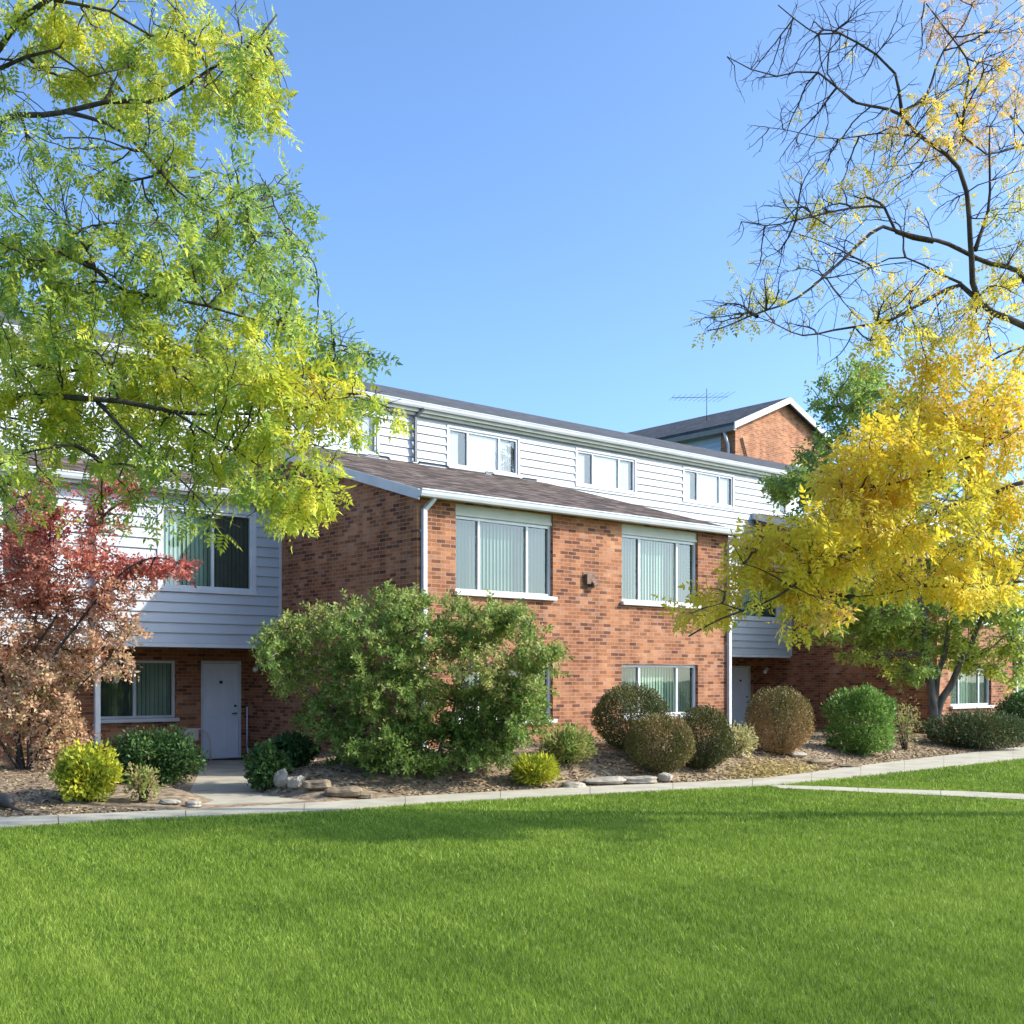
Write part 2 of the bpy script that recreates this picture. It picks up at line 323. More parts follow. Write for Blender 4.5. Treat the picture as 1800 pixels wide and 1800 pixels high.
# ---------------------------------------------------------------- grass blades (stuff)
def in_lawn(X, Y):
    ok = Y < lo(X)-.01
    bl = np.interp(X, [p[0] for p in BL], [p[1] for p in BL], left=99); bu = np.interp(X, [p[0] for p in BU], [p[1] for p in BU], left=99)
    return ok & ~((X > BL[0][0]) & (Y > bl-.01) & (Y < bu+.01))
def grass():
    Vs = []; Ts = []
    for (y0, y1, dens, wd, ht) in ((5.0, 7.5, 9500, .0045, .024), (7.5, 10.5, 6000, .0065, .026), (10.5, 14, 3400, .010, .029), (14, 19.5, 1800, .015, .032), (19.5, 26, 900, .02, .04)):
        wmax = y1*.47+.6; n = int((y1-y0)*2*wmax*dens)
        Y = RNG.uniform(y0, y1, n); X = RNG.uniform(-wmax, wmax, n)
        k = in_lawn(X, Y) & (np.abs(X) < Y*.45+.6); X = X[k]; Y = Y[k]; n = len(X)
        a = RNG.uniform(0, 2*np.pi, n); lean = RNG.normal(0, .75, (n, 2)); h = ht*RNG.uniform(.45, 1.25, n)*(1+.18*wob(X*1.3, Y*1.3))
        ww = wd*RNG.uniform(.6, 1.3, n)
        dx = np.cos(a)*ww; dy = np.sin(a)*ww; base = np.stack([X, Y, np.full(n, -.02)], 1)
        v0 = base-np.stack([dx, dy, 0*dx], 1)*.5; v1 = base+np.stack([dx, dy, 0*dx], 1)*.5
        mid = base+np.stack([lean[:, 0]*h*.35, lean[:, 1]*h*.35, h*.6], 1)
        v2 = mid+np.stack([dx, dy, 0*dx], 1)*.35
        v3 = base+np.stack([lean[:, 0]*h, lean[:, 1]*h, h*1.0+.02], 1)
        Vs.append(np.stack([v0, v1, v2, v3], 1).reshape(-1, 3))
        Ts.append(np.clip(.5+RNG.normal(0, .2, n)+.16*wob(X*.45, Y*.6)+.10*wob(X*5.1, Y*5.7)+.09*wob(X*13, Y*14), 0, 1))
    o = arr_mesh('grass', np.concatenate(Vs), 4, np.concatenate(Ts), G['grass']); tag(o, kind='stuff', label='short bright green lawn grass')
grass()

# chips and fallen leaves on the beds (stuff)
def chips(name, n, fx, mat, size, kind='stuff', lift=.012):
    X, Y = fx(n); z = bedz(X, Y)+lift
    a = RNG.uniform(0, 2*np.pi, len(X)); s = size*RNG.uniform(.5, 1.5, len(X)); asp = RNG.uniform(.25, .8, len(X))
    ax = np.stack([np.cos(a), np.sin(a), RNG.normal(0, .3, len(X))], 1)*s[:, None]; bx = np.stack([-np.sin(a), np.cos(a), RNG.normal(0, .3, len(X))], 1)*(s*asp)[:, None]
    c = np.stack([X, Y, z], 1)
    V = np.stack([c-ax, c-bx*.9, c+ax, c+bx], 1).reshape(-1, 3)
    return tag(arr_mesh(name, V, 4, np.clip(RNG.normal(.5, .25, len(X)), 0, 1), mat), kind=kind)
def fx_bed(n):
    X = RNG.uniform(-9, 15, n); t = RNG.random(n)**1.5*9; Y = up(X)+.02+t
    k = np.abs(X-pxc(Y)) > .65; k &= ~((Y < 17.2) & (X < -1.5) & (X > -6) & (Y > 15.4)) | (X < -6)
    return X[k], Y[k]
tag(chips('mulch_litter', 60000, fx_bed, G['litter'], .028), label='shredded bark mulch and leaf litter')
def fx_straw(n):
    x0, y0 = gp(1370, 1352, .1); X = RNG.normal(x0, .55, n); Y = RNG.normal(y0, .45, n)+ (X-x0)*.8
    k = Y > up(X)-.1; return X[k], Y[k]
tag(chips('dry_leaf_litter', 5000, fx_straw, G['straw'], .03, lift=.03), label='dry yellow leaf litter beside the walk')
def fx_lawnleaf(n):
    X = RNG.uniform(-8, 9, n); Y = RNG.uniform(9, 19, n); k = in_lawn(X, Y); return X[k], Y[k]

# ---------------------------------------------------------------- the apartment building
ANG = math.atan2(2050, 2400)
AX, AY = (733-900)/F*20.5, 20.5
u1 = Vector((math.cos(ANG), math.sin(ANG), 0)); u2 = Vector((-math.sin(ANG), math.cos(ANG), 0))
B = empty('apartment_building', (AX, AY, 0), ANG)
tag(B, 'long brick and pale siding townhouse row with brown shed roofs and white gutters', 'building')
PER = 17.46; WA = 8.55; CW = 4.45; X0, X1 = -8.9, 30.75
zr = lambda y: 5.10+.29*y
def wall_open(mb, x0, x1, z0, z1, y, holes, rev=.11):
    xs = sorted({x0, x1, *[h[0] for h in holes], *[h[1] for h in holes]}); zs = sorted({z0, z1, *[h[2] for h in holes], *[h[3] for h in holes]})
    for i in range(len(xs)-1):
        for j in range(len(zs)-1):
            cx, cz = (xs[i]+xs[i+1])/2, (zs[j]+zs[j+1])/2
            if any(h[0] < cx < h[1] and h[2] < cz < h[3] for h in holes): continue
            mb.face([(xs[i], y, zs[j]), (xs[i+1], y, zs[j]), (xs[i+1], y, zs[j+1]), (xs[i], y, zs[j+1])])
    for h in holes:
        a, b, c, d = h
        mb.face([(a, y, c), (a, y, d), (a, y+rev, d), (a, y+rev, c)]); mb.face([(b, y, c), (b, y+rev, c), (b, y+rev, d), (b, y, d)])
        mb.face([(a, y, d), (b, y, d), (b, y+rev, d), (a, y+rev, d)]); mb.face([(a, y, c), (a, y+rev, c), (b, y+rev, c), (b, y, c)])
def siding(mb, x0, x1, z0, z1, y, holes, pitch=.20, dep=.034):
    z = z0
    while z < z1-1e-4:
        zt = min(z+pitch, z1)
        cuts = sorted({x0, x1, *[h[0] for h in holes if h[2] < zt and h[3] > z], *[h[1] for h in holes if h[2] < zt and h[3] > z]})
        sub = sorted({z, zt, *[c for h in holes for c in (h[2], h[3]) if z < c < zt]})
        for i in range(len(cuts)-1):
            for j in range(len(sub)-1):
                cx, cz = (cuts[i]+cuts[i+1])/2, (sub[j]+sub[j+1])/2
                if any(h[0] < cx < h[1] and h[2] < cz < h[3] for h in holes): continue
                ya = y-dep*(1-(sub[j]-z)/pitch); yb = y-dep*(1-(sub[j+1]-z)/pitch)
                mb.face([(cuts[i], ya, sub[j]), (cuts[i+1], ya, sub[j]), (cuts[i+1], yb, sub[j+1]), (cuts[i], yb, sub[j+1])])
                if j == 0: mb.face([(cuts[i], y, z), (cuts[i+1], y, z), (cuts[i+1], y-dep, z), (cuts[i], y-dep, z)])
        z = zt
def window(x0, x1, z0, z1, y, lites, fw=.055, blind='blind', glass='glass', screens=(), sill=True, surround=0, header=0, parent=None, open_frac=0, dim=False):
    """lites: fractions; y = plane of the frame front"""
    p = parent or B; zt = z1-header; mb = MB(); d = .07
    mb.box(x0, x1, y, y+d, z0, z0+fw); mb.box(x0, x1, y, y+d, zt-fw, zt); mb.box(x0, x0+fw, y, y+d, z0+fw, zt-fw); mb.box(x1-fw, x1, y, y+d, z0+fw, zt-fw)
    xs = [x0+fw]; W = x1-x0-2*fw
    acc = 0
    for fr in lites[:-1]:
        acc += fr; cx = x0+fw+W*acc; mb.box(cx-.028, cx+.028, y+.008, y+d-.006, z0+fw, zt-fw); xs.append(cx)
    xs.append(x1-fw)
    win = mb.build('window', M['trim'], p, .006)
    g = MB(); g.face([(x0+fw, y+.045, z0+fw), (x1-fw, y+.045, z0+fw), (x1-fw, y+.045, zt-fw), (x0+fw, y+.045, zt-fw)]); g.build('pane', M[glass], win)
    for i in screens:
        a, b = xs[i], xs[i+1]; s = MB(); s.face([(a+.02, y+.055, z0+fw), (b-.02, y+.055, z0+fw), (b-.02, y+.055, zt-fw), (a+.02, y+.055, zt-fw)]); s.build('insect_screen', M['screen' if blind == 'blind' else 'screen_light'], win)
    bl = MB(); n = max(4, int((x1-x0)/.085)); rr = random.Random(int(x0*100+z0*10))
    bx = x0+.02; ang0 = rr.uniform(.15, .4) if blind == 'blind' else -.12
    BY = y+.075 if blind == 'blind_up' else y+.20
    for i in range(n):
        cx = x0+(i+.5)*(x1-x0)/n; hw = .048; an = ang0+rr.uniform(-.08, .08)
        dx, dy = hw*math.cos(an), hw*math.sin(an)
        fr_ = (cx-x0)/(x1-x0)
        if blind == 'blind_up' and len(lites) == 3 and (lites[0]*.62 < fr_ < lites[0] or fr_ > 1-lites[2]*.36): continue
        if blind == 'blind' and fr_ > 1-open_frac: dx, dy = hw*.35, hw*.93
        bl.face([(cx-dx, BY-dy, z0+.02), (cx, BY+.007, z0+.02), (cx, BY+.007, zt-.03), (cx-dx, BY-dy, zt-.03)], smooth=True)
        bl.face([(cx, BY+.007, z0+.02), (cx+dx, BY+dy, z0+.02), (cx+dx, BY+dy, zt-.03), (cx, BY+.007, zt-.03)], smooth=True)
    bl.box(x0+.01, x1-.01, y+.15, y+.25, zt-.06, zt-.01)
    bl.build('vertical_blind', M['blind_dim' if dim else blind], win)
    if sill:
        s = MB(); s.box(x0-.04, x1+.04, y-.16, y+.05, z0-.075, z0-.002); s.build('sill', M['trim'], win, .008)
    if surround:
        s = MB(); q = surround
        s.box(x0-q, x1+q, y-.03, y+.05, zt+.001, zt+q); s.box(x0-q, x1+q, y-.035, y+.05, z0-q, z0-.001); s.box(x0-q, x0-.001, y-.028, y+.048, z0, zt); s.box(x1+.001, x1+q, y-.028, y+.048, z0, zt)
        s.build('casing', M['trim'], win, .006)
    if header:
        s = MB(); s.box(x0, x1, y-.03, y+.05, zt+.002, z1)
        s.box(x0+.0, x1-.0, y-.045, y-.03, zt+.002, zt+.05); s.build('header_panel', M['cream'], win)
    # dark room behind
    rm = MB(); yb = y+1.6; x0r, x1r = x0-.3, x1+.3
    rm.face([(x0r, yb, z0-.3), (x1r, yb, z0-.3), (x1r, yb, zt+.1), (x0r, yb, zt+.1)])
    return win
def downspout(x, y, z0, z1, eave_dx=.12, eave_dy=-.18, r=.042, name='downspout', parent=None):
    mb = MB(); mb.box(x-r, x+r, y-.09, y-.012, z0, z1)
    def bar(a, b, h=.04):
        a = Vector(a); b = Vector(b); mb.tube([a, b], h*1.25, 4, smooth=False)
    bar((x, y-.05, z1-.02), (x+eave_dx, y+eave_dy, z1+.17)); bar((x+eave_dx, y+eave_dy, z1+.15), (x+eave_dx, y+eave_dy, z1+.26))
    bar((x, y-.05, z0+.03), (x+.02, y-.26, z0-.08))
    for zz in (z0+.5, (z0+z1)/2, z1-.4): mb.box(x-r-.02, x+r+.02, y-.012, y-.002, zz, zz+.04)
    return mb.build(name, M['trim'], parent or B, .006)

# brick blocks
def block(bx, wd, wins_u, wins_g):
    holes = [(bx+a, bx+b, 3.31, 4.90) for a, b in wins_u]+[(bx+a, bx+b, .95, 2.02) for a, b in wins_g]
    mb = MB(); wall_open(mb, bx, bx+wd, -.2, 4.99, 0, holes); mb.build('brick_wall', M['brick'], B)
    for sx in (bx, bx+wd):
        mb = MB(); pts = [(sx, .0, -.2), (sx, 6.35, -.2), (sx, 6.35, zr(6.35)-.05), (sx, 0, zr(0)-.03)]
        mb.face(pts if sx == bx else pts[::-1]); mb.build('brick_wall', M['brick'], B)
    # roof: thick slab with overhang
    a, b = bx-.10, bx+wd+.10; y0, y1 = -.22, 6.19
    mb = MB(); t = .035
    L_ = math.hypot(1, .29)
    top = [(a, y0, zr(y0)), (b, y0, zr(y0)), (b, y1, zr(y1)), (a, y1, zr(y1))]
    mb.face(top, [(a, 0), (b, 0), (b, (y1-y0)*L_), (a, (y1-y0)*L_)])
    bot = [(p[0], p[1], p[2]-t) for p in top]; mb.face(bot[::-1])
    for i in range(4):
        j = (i+1) % 4; mb.face([bot[i], bot[j], top[j], top[i]])
    rf = mb.build('roof', M['shingle'], B)
    # ragged step flashing / shingle bumps along the wall line
    fl = MB(); rr = random.Random(int(bx*7)+3); x = a+.3; pr = .02
    while x < b-.4:
        wv = rr.uniform(.12, 1.0); h2 = rr.choice([.015, .02, .025, .06, .08]); fl.face([(x, y1-.06, zr(y1)+pr-.03), (x+.03, y1-.06, zr(y1)+h2-.03), (x+.03, y1-.002, zr(y1)+h2), (x, y1-.002, zr(y1)+pr)]); fl.face([(x+.03, y1-.06, zr(y1)+h2-.03), (x+wv, y1-.06, zr(y1)+h2-.03), (x+wv, y1-.002, zr(y1)+h2), (x+.03, y1-.002, zr(y1)+h2)]); x += wv; pr = h2
    fl.build('flashing', M['dark'], rf)
    # rake boards on both ends, fascia, soffit, gutter
    for sx0, sx1 in ((a-.03, a), (b, b+.03)):
        mb = MB(); h = .19
        q0 = [(sx0, y0, zr(y0)-h), (sx1, y0, zr(y0)-h), (sx1, y1, zr(y1)-h), (sx0, y1, zr(y1)-h)]; q1 = [(p[0], p[1], p[2]+h-.005) for p in q0]
        mb.face(q0[::-1]); mb.face(q1)
        for i in range(4): j = (i+1) % 4; mb.face([q0[i], q0[j], q1[j], q1[i]])
        mb.build('rake_board', M['trim'], B)
    for s0, s1 in ((a, bx), (bx+wd, b)):
        mb = MB(); mb.face([(s0, y0, zr(y0)-.17), (s0, y1, zr(y1)-.17), (s1, y1, zr(y1)-.17), (s1, y0, zr(y0)-.17)]); mb.build('soffit', M['soffit'], B)
    mb = MB(); mb.box(a, b, y0+.02, -.002, 4.93, 4.96); mb.box(a, b, y0, y0+.02, 4.90, 5.0); mb.build('soffit', M['cream'], B)
    gutter(a-.03, b+.03, y0, zr(y0)-.13, zr(y0)-.005)
def gutter(a, b, y, z0, z1, parent=None):
    mb = MB(); prof = [(0, z0), (-.075, z0), (-.10, z0+.045), (-.115, z1-.02), (-.125, z1-.02), (-.125, z1), (-.10, z1), (-.10, z1-.015), (0, z1-.015)]
    for i in range(len(prof)-1):
        (p, q), (r, s) = prof[i], prof[i+1]; mb.face([(a, y+p, q), (b, y+p, q), (b, y+r, s), (a, y+r, s)])
    for x in (a, b): mb.face([(x, y+p, q) for p, q in prof])
    return mb.build('gutter', M['trim'], parent or B)
L3 = (.24, .52, .24)
for bx, wd, wu in ((0, WA, [(.86, 3.24), (5.15, 7.52)]), (PER, CW, [(.72, 3.0)])):
    block(bx, wd, wu, wu)
    for k, (a, b) in enumerate(wu):
        window(bx+a, bx+b, 3.31, 4.90, .07, L3, screens=(0, 2), header=.21, open_frac=.0 if k == 0 else .22, dim=(bx == 0 and k == 0))
        window(bx+a, bx+b, .95, 2.02, .07, L3, screens=(0, 2), open_frac=0)
downspout(.12, 0, .5, 4.72); downspout(WA-.03, 0, .25, 4.70, .10); downspout(PER+CW-.05, 0, .2, 4.70, .1)
# vent hood and small fixtures on the front
mb = MB(); mb.box(4.07, 4.20, -.10, 0, 3.60, 3.80); mb.box(4.205, 4.36, -.16, -.001, 3.57, 3.62); mb.face([(4.2, -.16, 3.62), (4.36, -.16, 3.62), (4.36, 0, 3.74), (4.2, 0, 3.74)]); mb.box(4.04, 4.38, -.015, -.001, 3.55, 3.84)
mb.build('wall_vent', M['vent_metal'], B, .004)

# recesses between the brick blocks
def recess(x0, x1, off, only_right=False):
    doors = [(off-1.10, off-.18)]; gw = [(off-3.27, off-1.66)]
    more = [(off-6.9, off-5.3)] if off-6.9 > x0 else []
    holes = [(a, b, -.02, 2.10) for a, b in doors]+[(a, b, .92, 2.10) for a, b in gw+more]
    mb = MB(); wall_open(mb, x0, x1, -.2, 2.6, 6.2, holes, .10); mb.build('brick_wall', M['brick'], B)
    for a, b in gw+more: window(a, b, .92, 2.10, 6.25, (.47, .53), fw=.05, screens=(0,))
    for a, b in doors:
        mb = MB(); f = .05
        mb.box(a, a+f, 6.19, 6.29, 0, 2.05); mb.box(b-f, b, 6.19, 6.29, 0, 2.05); mb.box(a, b, 6.188, 6.29, 2.05, 2.10)
        th = mb.build('door_frame', M['trim'], B)
        mb = MB(); A0, B0 = a+f+.004, b-f-.004; zs = [(.03, .32), (.40, 1.02), (1.10, 1.95)]
        mb.box(A0, B0, 6.235, 6.275, .03, 2.045)
        w2 = (B0-A0)
        for (za, zb) in ((.20, .92), (1.04, 1.88)):
            for k in range(2):
                pa = A0+.10+k*(w2/2-.04); pb = pa+w2/2-.16
                mb.box(pa, pb, 6.228, 6.2345, za, zb); mb.box(pa+.03, pb-.03, 6.222, 6.2275, za+.03, zb-.03)
        d = mb.build('door', M['door'], B, .003)
        mb = MB(); db = MB(); db.tube([(B0-.07, 6.234, 1.14), (B0-.07, 6.205, 1.14)], .026, 12); db.build('deadbolt', M['metal_dark'], d); mb.tube([(B0-.07, 6.225, .98), (B0-.07, 6.17, .98), (B0-.09, 6.165, .98), (B0-.17, 6.165, .98)], [.018, .018, .012, .012], 10)
        mb.build('handle', M['metal_dark'], d)
        mb = MB(); mb.box((A0+B0)/2-.035, (A0+B0)/2+.035, 6.205, 6.2215, 1.62, 1.68); mb.build('knocker', M['metal_dark'], d)
        mb = MB(); mb.box(a, b, 6.12, 6.28, -.02, .028); mb.build('threshold', M['metal_dark'], th)
    # projecting upper storey
    yb = 4.8; wz = (3.50, 5.04); uw = [(off-2.60, off-.66)]
    m2 = [(off-6.6, off-4.7)] if off-6.6 > x0 else []
    holes = [(a-.09, b+.09, wz[0]-.09, wz[1]+.09) for a, b in uw+m2]
    mb = MB(); siding(mb, x0+.002, x1-.062, 2.42, 5.33, yb, holes); mb.build('siding_wall', M['siding'], B)
    mb = MB(); mb.box(x1-.06, x1-.003, yb-.04, yb, 2.40, 5.33); mb.build('corner_board', M['trim'], B)
    mb = MB(); mb.box(x0+.002, x1-.062, yb-.045, yb+.03, 2.34, 2.415); mb.build('skirt_trim', M['trim'], B)
    mb = MB(); mb.face([(x0, yb+.03, 2.36), (x1, yb+.03, 2.36), (x1, 6.2, 2.36), (x0, 6.2, 2.36)]); mb.build('soffit', M['soffit'], B)
    for a, b in uw+m2: window(a, b, wz[0], wz[1], yb-.012, (.56, .44), fw=.05, screens=(1,), sill=False, surround=.085)
    # its shed roof and gutter
    z5 = lambda y: 5.50+.33*(y-4.6)
    mb = MB(); t = .03; q1 = [(x0+.11, 4.55, z5(4.55)), (x1-.14, 4.55, z5(4.55)), (x1-.14, 6.19, z5(6.19)), (x0+.11, 6.19, z5(6.19))]; mb.face(q1, [(x0, 0), (x1, 0), (x1, 1.7), (x0, 1.7)])
    q0 = [(p[0], p[1], p[2]-t) for p in q1]; mb.face(q0[::-1])
    for i in range(4): j = (i+1) % 4; mb.face([q0[i], q0[j], q1[j], q1[i]])
    mb.build('roof', M['shingle'], B)
    mb = MB(); mb.box(x0+.11, x1-.14, 4.57, yb-.03, 5.30, 5.345); mb.box(x0+.11, x1-.14, 4.552, 4.57, 5.29, 5.44); mb.build('soffit', M['cream'], B)
    gutter(x0+.11, x1-.14, 4.55, 5.345, 5.47)
    # round lamp on the flank of the next block
    mb = MB(); mb.tube([(x1-.005, 5.68, 1.99), (x1-.04, 5.68, 1.99)], .055, 12); mb.tube([(x1-.03, 5.68, 1.99), (x1-.11, 5.68, 1.97)], .015, 8)
    lf = mb.build('wall_lamp', M['trim'], B)
    bm = bmesh.new(); bmesh.ops.create_uvsphere(bm, u_segments=16, v_segments=10, radius=.062, matrix=Matrix.Translation((x1-.11, 5.68, 1.92)))
    me_ = bpy.data.meshes.new('lamp_globe'); bm.to_mesh(me_); bm.free(); me_.materials.append(M['lamp_globe'])
    for p_ in me_.polygons: p_.use_smooth = True
    go = bpy.data.objects.new('lamp_globe', me_); C.objects.link(go); go.parent = lf
recess(X0, 0, 0); recess(WA, PER, PER); recess(PER+CW, X1, 9e2 if False else X1)
downspout(-3.87, 4.76, .35, 5.12, .05, -.22, .05)
# narrow pipe right of the near door
mb = MB(); mb.tube([(-.06, 6.15, .25), (-.06, 6.15, 1.12)], .02, 8); mb.tube([(-.06, 6.15, .25), (-.06, 6.1, .12), (-.08, 5.98, .1)], .02, 8); mb.build('wall_pipe', M['trim'], B)
# third storey set back
T_Y = 6.2; TC = [2.18+4.365*k for k in range(-2, 7)]
tw = [(c-1.12, c+1.12) for c in TC]
holes = [(a-.07, b+.07, 6.98-.07+.0, 7.90+.07) for a, b in tw]
mb = MB(); siding(mb, X0, X1, 5.85, 8.30, T_Y, [(a, b, c, d) for a, b, c, d in holes], .20, .036); mb.build('siding_wall', M['siding'], B)
for a, b in tw: window(a, b, 6.98, 7.90, T_Y-.012, (.26, .48, .26), fw=.05, blind='blind_up', glass='glass_up', screens=(0, 2), sill=False, surround=.068)
mb = MB(); mb.box(X0-.1, X1+.1, 6.02, T_Y-.03, 8.13, 8.17); mb.box(X0-.1, X1+.1, 6.00, 6.02, 8.11, 8.32); mb.box(X0-.1, X1+.1, 6.08, T_Y-.03, 8.04, 8.128); mb.build('soffit', M['cream'], B)
gutter(X0-.1, X1+.1, 6.0, 8.19, 8.32)
mb = MB(); mb.face([(X0-.15, 5.96, 8.36), (X1+.15, 5.96, 8.36), (X1+.15, 9.9, 9.74), (X0-.15, 9.9, 9.74)]); mb.face([(X0-.15, 9.9, 9.74), (X1+.15, 9.9, 9.74), (X1+.15, 14.0, 8.36), (X0-.15, 14.0, 8.36)])
mb.face([(X0-.15, 5.96, 8.325), (X1+.15, 5.96, 8.325), (X1+.15, 5.96, 8.36), (X0-.15, 5.96, 8.36)]); mb.build('roof', M['shingle_dark'], B)
for sx in (X0, X1):
    mb = MB(); mb.face([(sx, 6.2, -.2), (sx, 13.8, -.2), (sx, 13.8, 8.33), (sx, 9.9, 9.70), (sx, 6.2, 8.33)]); mb.build('end_wall', M['brick'], B)
mb = MB(); mb.face([(X0, 13.8, -.2), (X1, 13.8, -.2), (X1, 13.8, 8.35), (X0, 13.8, 8.35)]); mb.build('rear_wall', M['brick'], B)
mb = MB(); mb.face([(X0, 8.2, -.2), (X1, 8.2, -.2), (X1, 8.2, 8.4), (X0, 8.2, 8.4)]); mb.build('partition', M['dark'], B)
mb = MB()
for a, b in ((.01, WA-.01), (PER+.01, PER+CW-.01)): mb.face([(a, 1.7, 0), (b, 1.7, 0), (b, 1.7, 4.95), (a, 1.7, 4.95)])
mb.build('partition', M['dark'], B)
# thin dark downspouts on the third storey
for x, z0 in ((4.36, 6.92), (-2.78, 6.1), (12.9, 6.92)):
    mb = MB(); r = .035; mb.box(x-r, x+r, 6.06, 6.135, z0, 8.02); mb.tube([(x, 6.09, 8.0), (x+.12, 5.93, 8.2)], .05, 4, smooth=False)
    if x < 10: mb.build('downspout', M['vent_grey'], B)

# ---------------------------------------------------------------- gabled building behind
B2 = empty('brick_building', (AX+u1.x*23.8+u2.x*12, AY+u1.y*23.8+u2.y*12, 0), ANG)
tag(B2, 'taller brick building with a pointed white edged gable rising behind the long roof', 'building')
gw, gl, ze, zg = 6.1, 15, 11.55, 12.85
mb = MB(); mb.face([(0,0,0),(gw,0,0),(gw,0,ze),(gw/2,0,zg),(0,0,ze)]); mb.build('brick_wall', M['brick_far'], B2)
mb = MB(); mb.face([(0,.7,0),(0,0,0),(0,0,ze),(0,.7,ze)]); mb.build('brick_wall', M['brick_far'], B2)
mb = MB(); n = int(ze/.2)
for i in range(n): z = i*.2; mb.face([(-.02, .7, z), (-.02, gl, z), (0, gl, z+.2), (0, .7, z+.2)])
mb.build('siding_wall', M['siding_grey'], B2)
mb = MB(); mb.face([(gw,0,0),(gw,gl,0),(gw,gl,ze),(gw,0,ze)]); mb.face([(0,gl,0),(gw,gl,0),(gw,gl,ze),(gw/2,gl,zg),(0,gl,ze)]); mb.build('rear_wall', M['brick_far'], B2)
s = (zg-ze)/(gw/2); ov = .45
mb = MB(); t = .12
for sg in (-1, 1):
    ex = gw/2+sg*(gw/2+ov); zo = ze-ov*s
    q = [(gw/2, -.3, zg+.15), (ex, -.3, zo+.15), (ex, gl+.3, zo+.15), (gw/2, gl+.3, zg+.15)]; mb.face(q if sg > 0 else q[::-1])
    q2 = [(p[0], p[1], p[2]-t) for p in q]; mb.face(q2)
    mb.face([q2[1], q2[2], q[2], q[1]])
rf = mb.build('roof', M['shingle_dark'], B2)
mb = MB()
for sg in (-1, 1):
    ex = gw/2+sg*(gw/2+ov); zo = ze-ov*s
    q = [(gw/2, -.34, zg+.14), (ex, -.34, zo+.14), (ex, -.34, zo-.10), (gw/2, -.34, zg-.10)]; mb.face(q)
    r2 = [(p[0], -.28, p[2]) for p in q]; mb.face(r2[::-1]); mb.face([q[3], q[2], r2[2], r2[3]]); mb.face([q[1], q[2], r2[2], r2[1]])
mb.build('rake_board', M['trim'], B2)
mb = MB(); mb.box(-.45, -.28, -.28, gl, ze-.35, ze-.12); mb.build('gutter', M['soffit'], B2)
mb = MB(); mb.box(-.27, -.02, .0, gl, ze-.26, ze-.22); mb.build('soffit', M['siding_grey'], B2)
mb = MB(); mb.tube([(-.4, .25, ze-.3), (-.12, .25, ze-.8), (-.08, .25, 0)], .06, 6); mb.build('downspout', M['trim'], B2)
mb = MB(); mb.tube([(.35, -.05, ze-.5), (.7, -.05, ze-1.3), (1.1, -.05, ze-2.1)], .035, 6); mb.build('conduit', M['vent_metal'], B2)
window(3.9, 5.1, 9.2, 10.4, -.02, (.5, .5), blind='blind_up', glass='glass_up', screens=(), sill=False, surround=.08, parent=B2)
# aerial on its roof
ax0 = B2.matrix_basis @ Vector((1.4, 2.6, ze+1.4*s+.12))
AE = empty('tv_aerial', ax0); tag(AE, 'thin rooftop television aerial with many crossbars above the long roof', 'aerial')
mb = MB(); mb.tube([(0,0,0),(0,0,1.35)], .014, 6); mb.build('mast', M['metal_dark'], AE)
bd = Vector((1, .35, .10)).normalized(); cr = Vector((-.35, 1, 0)).normalized()
mb = MB(); mb.tube([Vector((0,0,1.0))-bd*1.6, Vector((0,0,1.0))+bd*1.0], .011, 6); mb.build('boom', M['metal_dark'], AE)
for i in range(11):
    mb = MB(); c = Vector((0,0,1.0))-bd*1.6+bd*.25*i; l = .25+.05*i; mb.tube([c-cr*l+Vector((0,0,.05)), c+cr*l+Vector((0,0,-.05))], .006, 5); mb.build('crossbar', M['metal_dark'], AE)

# ---------------------------------------------------------------- foliage generators
def unit(v): return v/np.maximum(np.linalg.norm(v, axis=-1, keepdims=True), 1e-9)
def frames(d, roll):
    d = unit(d); upv = np.tile([0, 0, 1.], (len(d), 1)); s = np.cross(upv, d); bad = np.linalg.norm(s, axis=1) < 1e-3; s[bad] = [1, 0, 0]; s = unit(s); n = np.cross(d, s)
    c, q = np.cos(roll)[:, None], np.sin(roll)[:, None]
    return d, s*c+n*q, n*c-s*q
def tmpl_frond(pairs, length, ll, lw, droop=.6):
    out = []
    for i in range(pairs):
        t = (i+.8)/pairs; x = t*length; z = -droop*t*t*length*.5; k = 1-.35*abs(t-.5)*2
        for sg in (-1, 1):
            a = np.array([x, 0, z]); dr = np.array([.45, sg*.85, -.25]); dr = dr/np.linalg.norm(dr); L_ = ll*k
            w = np.array([.8, -sg*.4, 0])*lw*.5*k
            out.append([a, a+dr*L_*.5+w, a+dr*L_, a+dr*L_*.5-w])
    t = length; out.append([np.array([t*.92, 0, -droop*length*.45]), np.array([t+.3*ll, lw*.5, -droop*length*.55]), np.array([t+ll*.9, 0, -droop*length*.7]), np.array([t+.3*ll, -lw*.5, -droop*length*.55])])
    return np.array(out)
def tmpl_sprig(n, length, ll, lw, rnd):
    out = []; r = np.random.default_rng(rnd)
    for i in range(n):
        t = (i+.5)/n; a = np.array([t*length, 0, 0]); th = i*2.4+r.uniform(-.4, .4)
        dr = np.array([.55, math.cos(th), math.sin(th)*.8]); dr /= np.linalg.norm(dr)
        w = np.cross(dr, r.normal(0, 1, 3)); w = w/np.linalg.norm(w)*lw*.5; k = r.uniform(.7, 1.2); nn = np.cross(dr, w); nn = nn/np.linalg.norm(nn)
        out.append([a, a+(dr*ll*.45+w)*k+nn*lw*.1, a+dr*ll*k, a+(dr*ll*.45-w)*k+nn*lw*.1])
    return np.array(out)
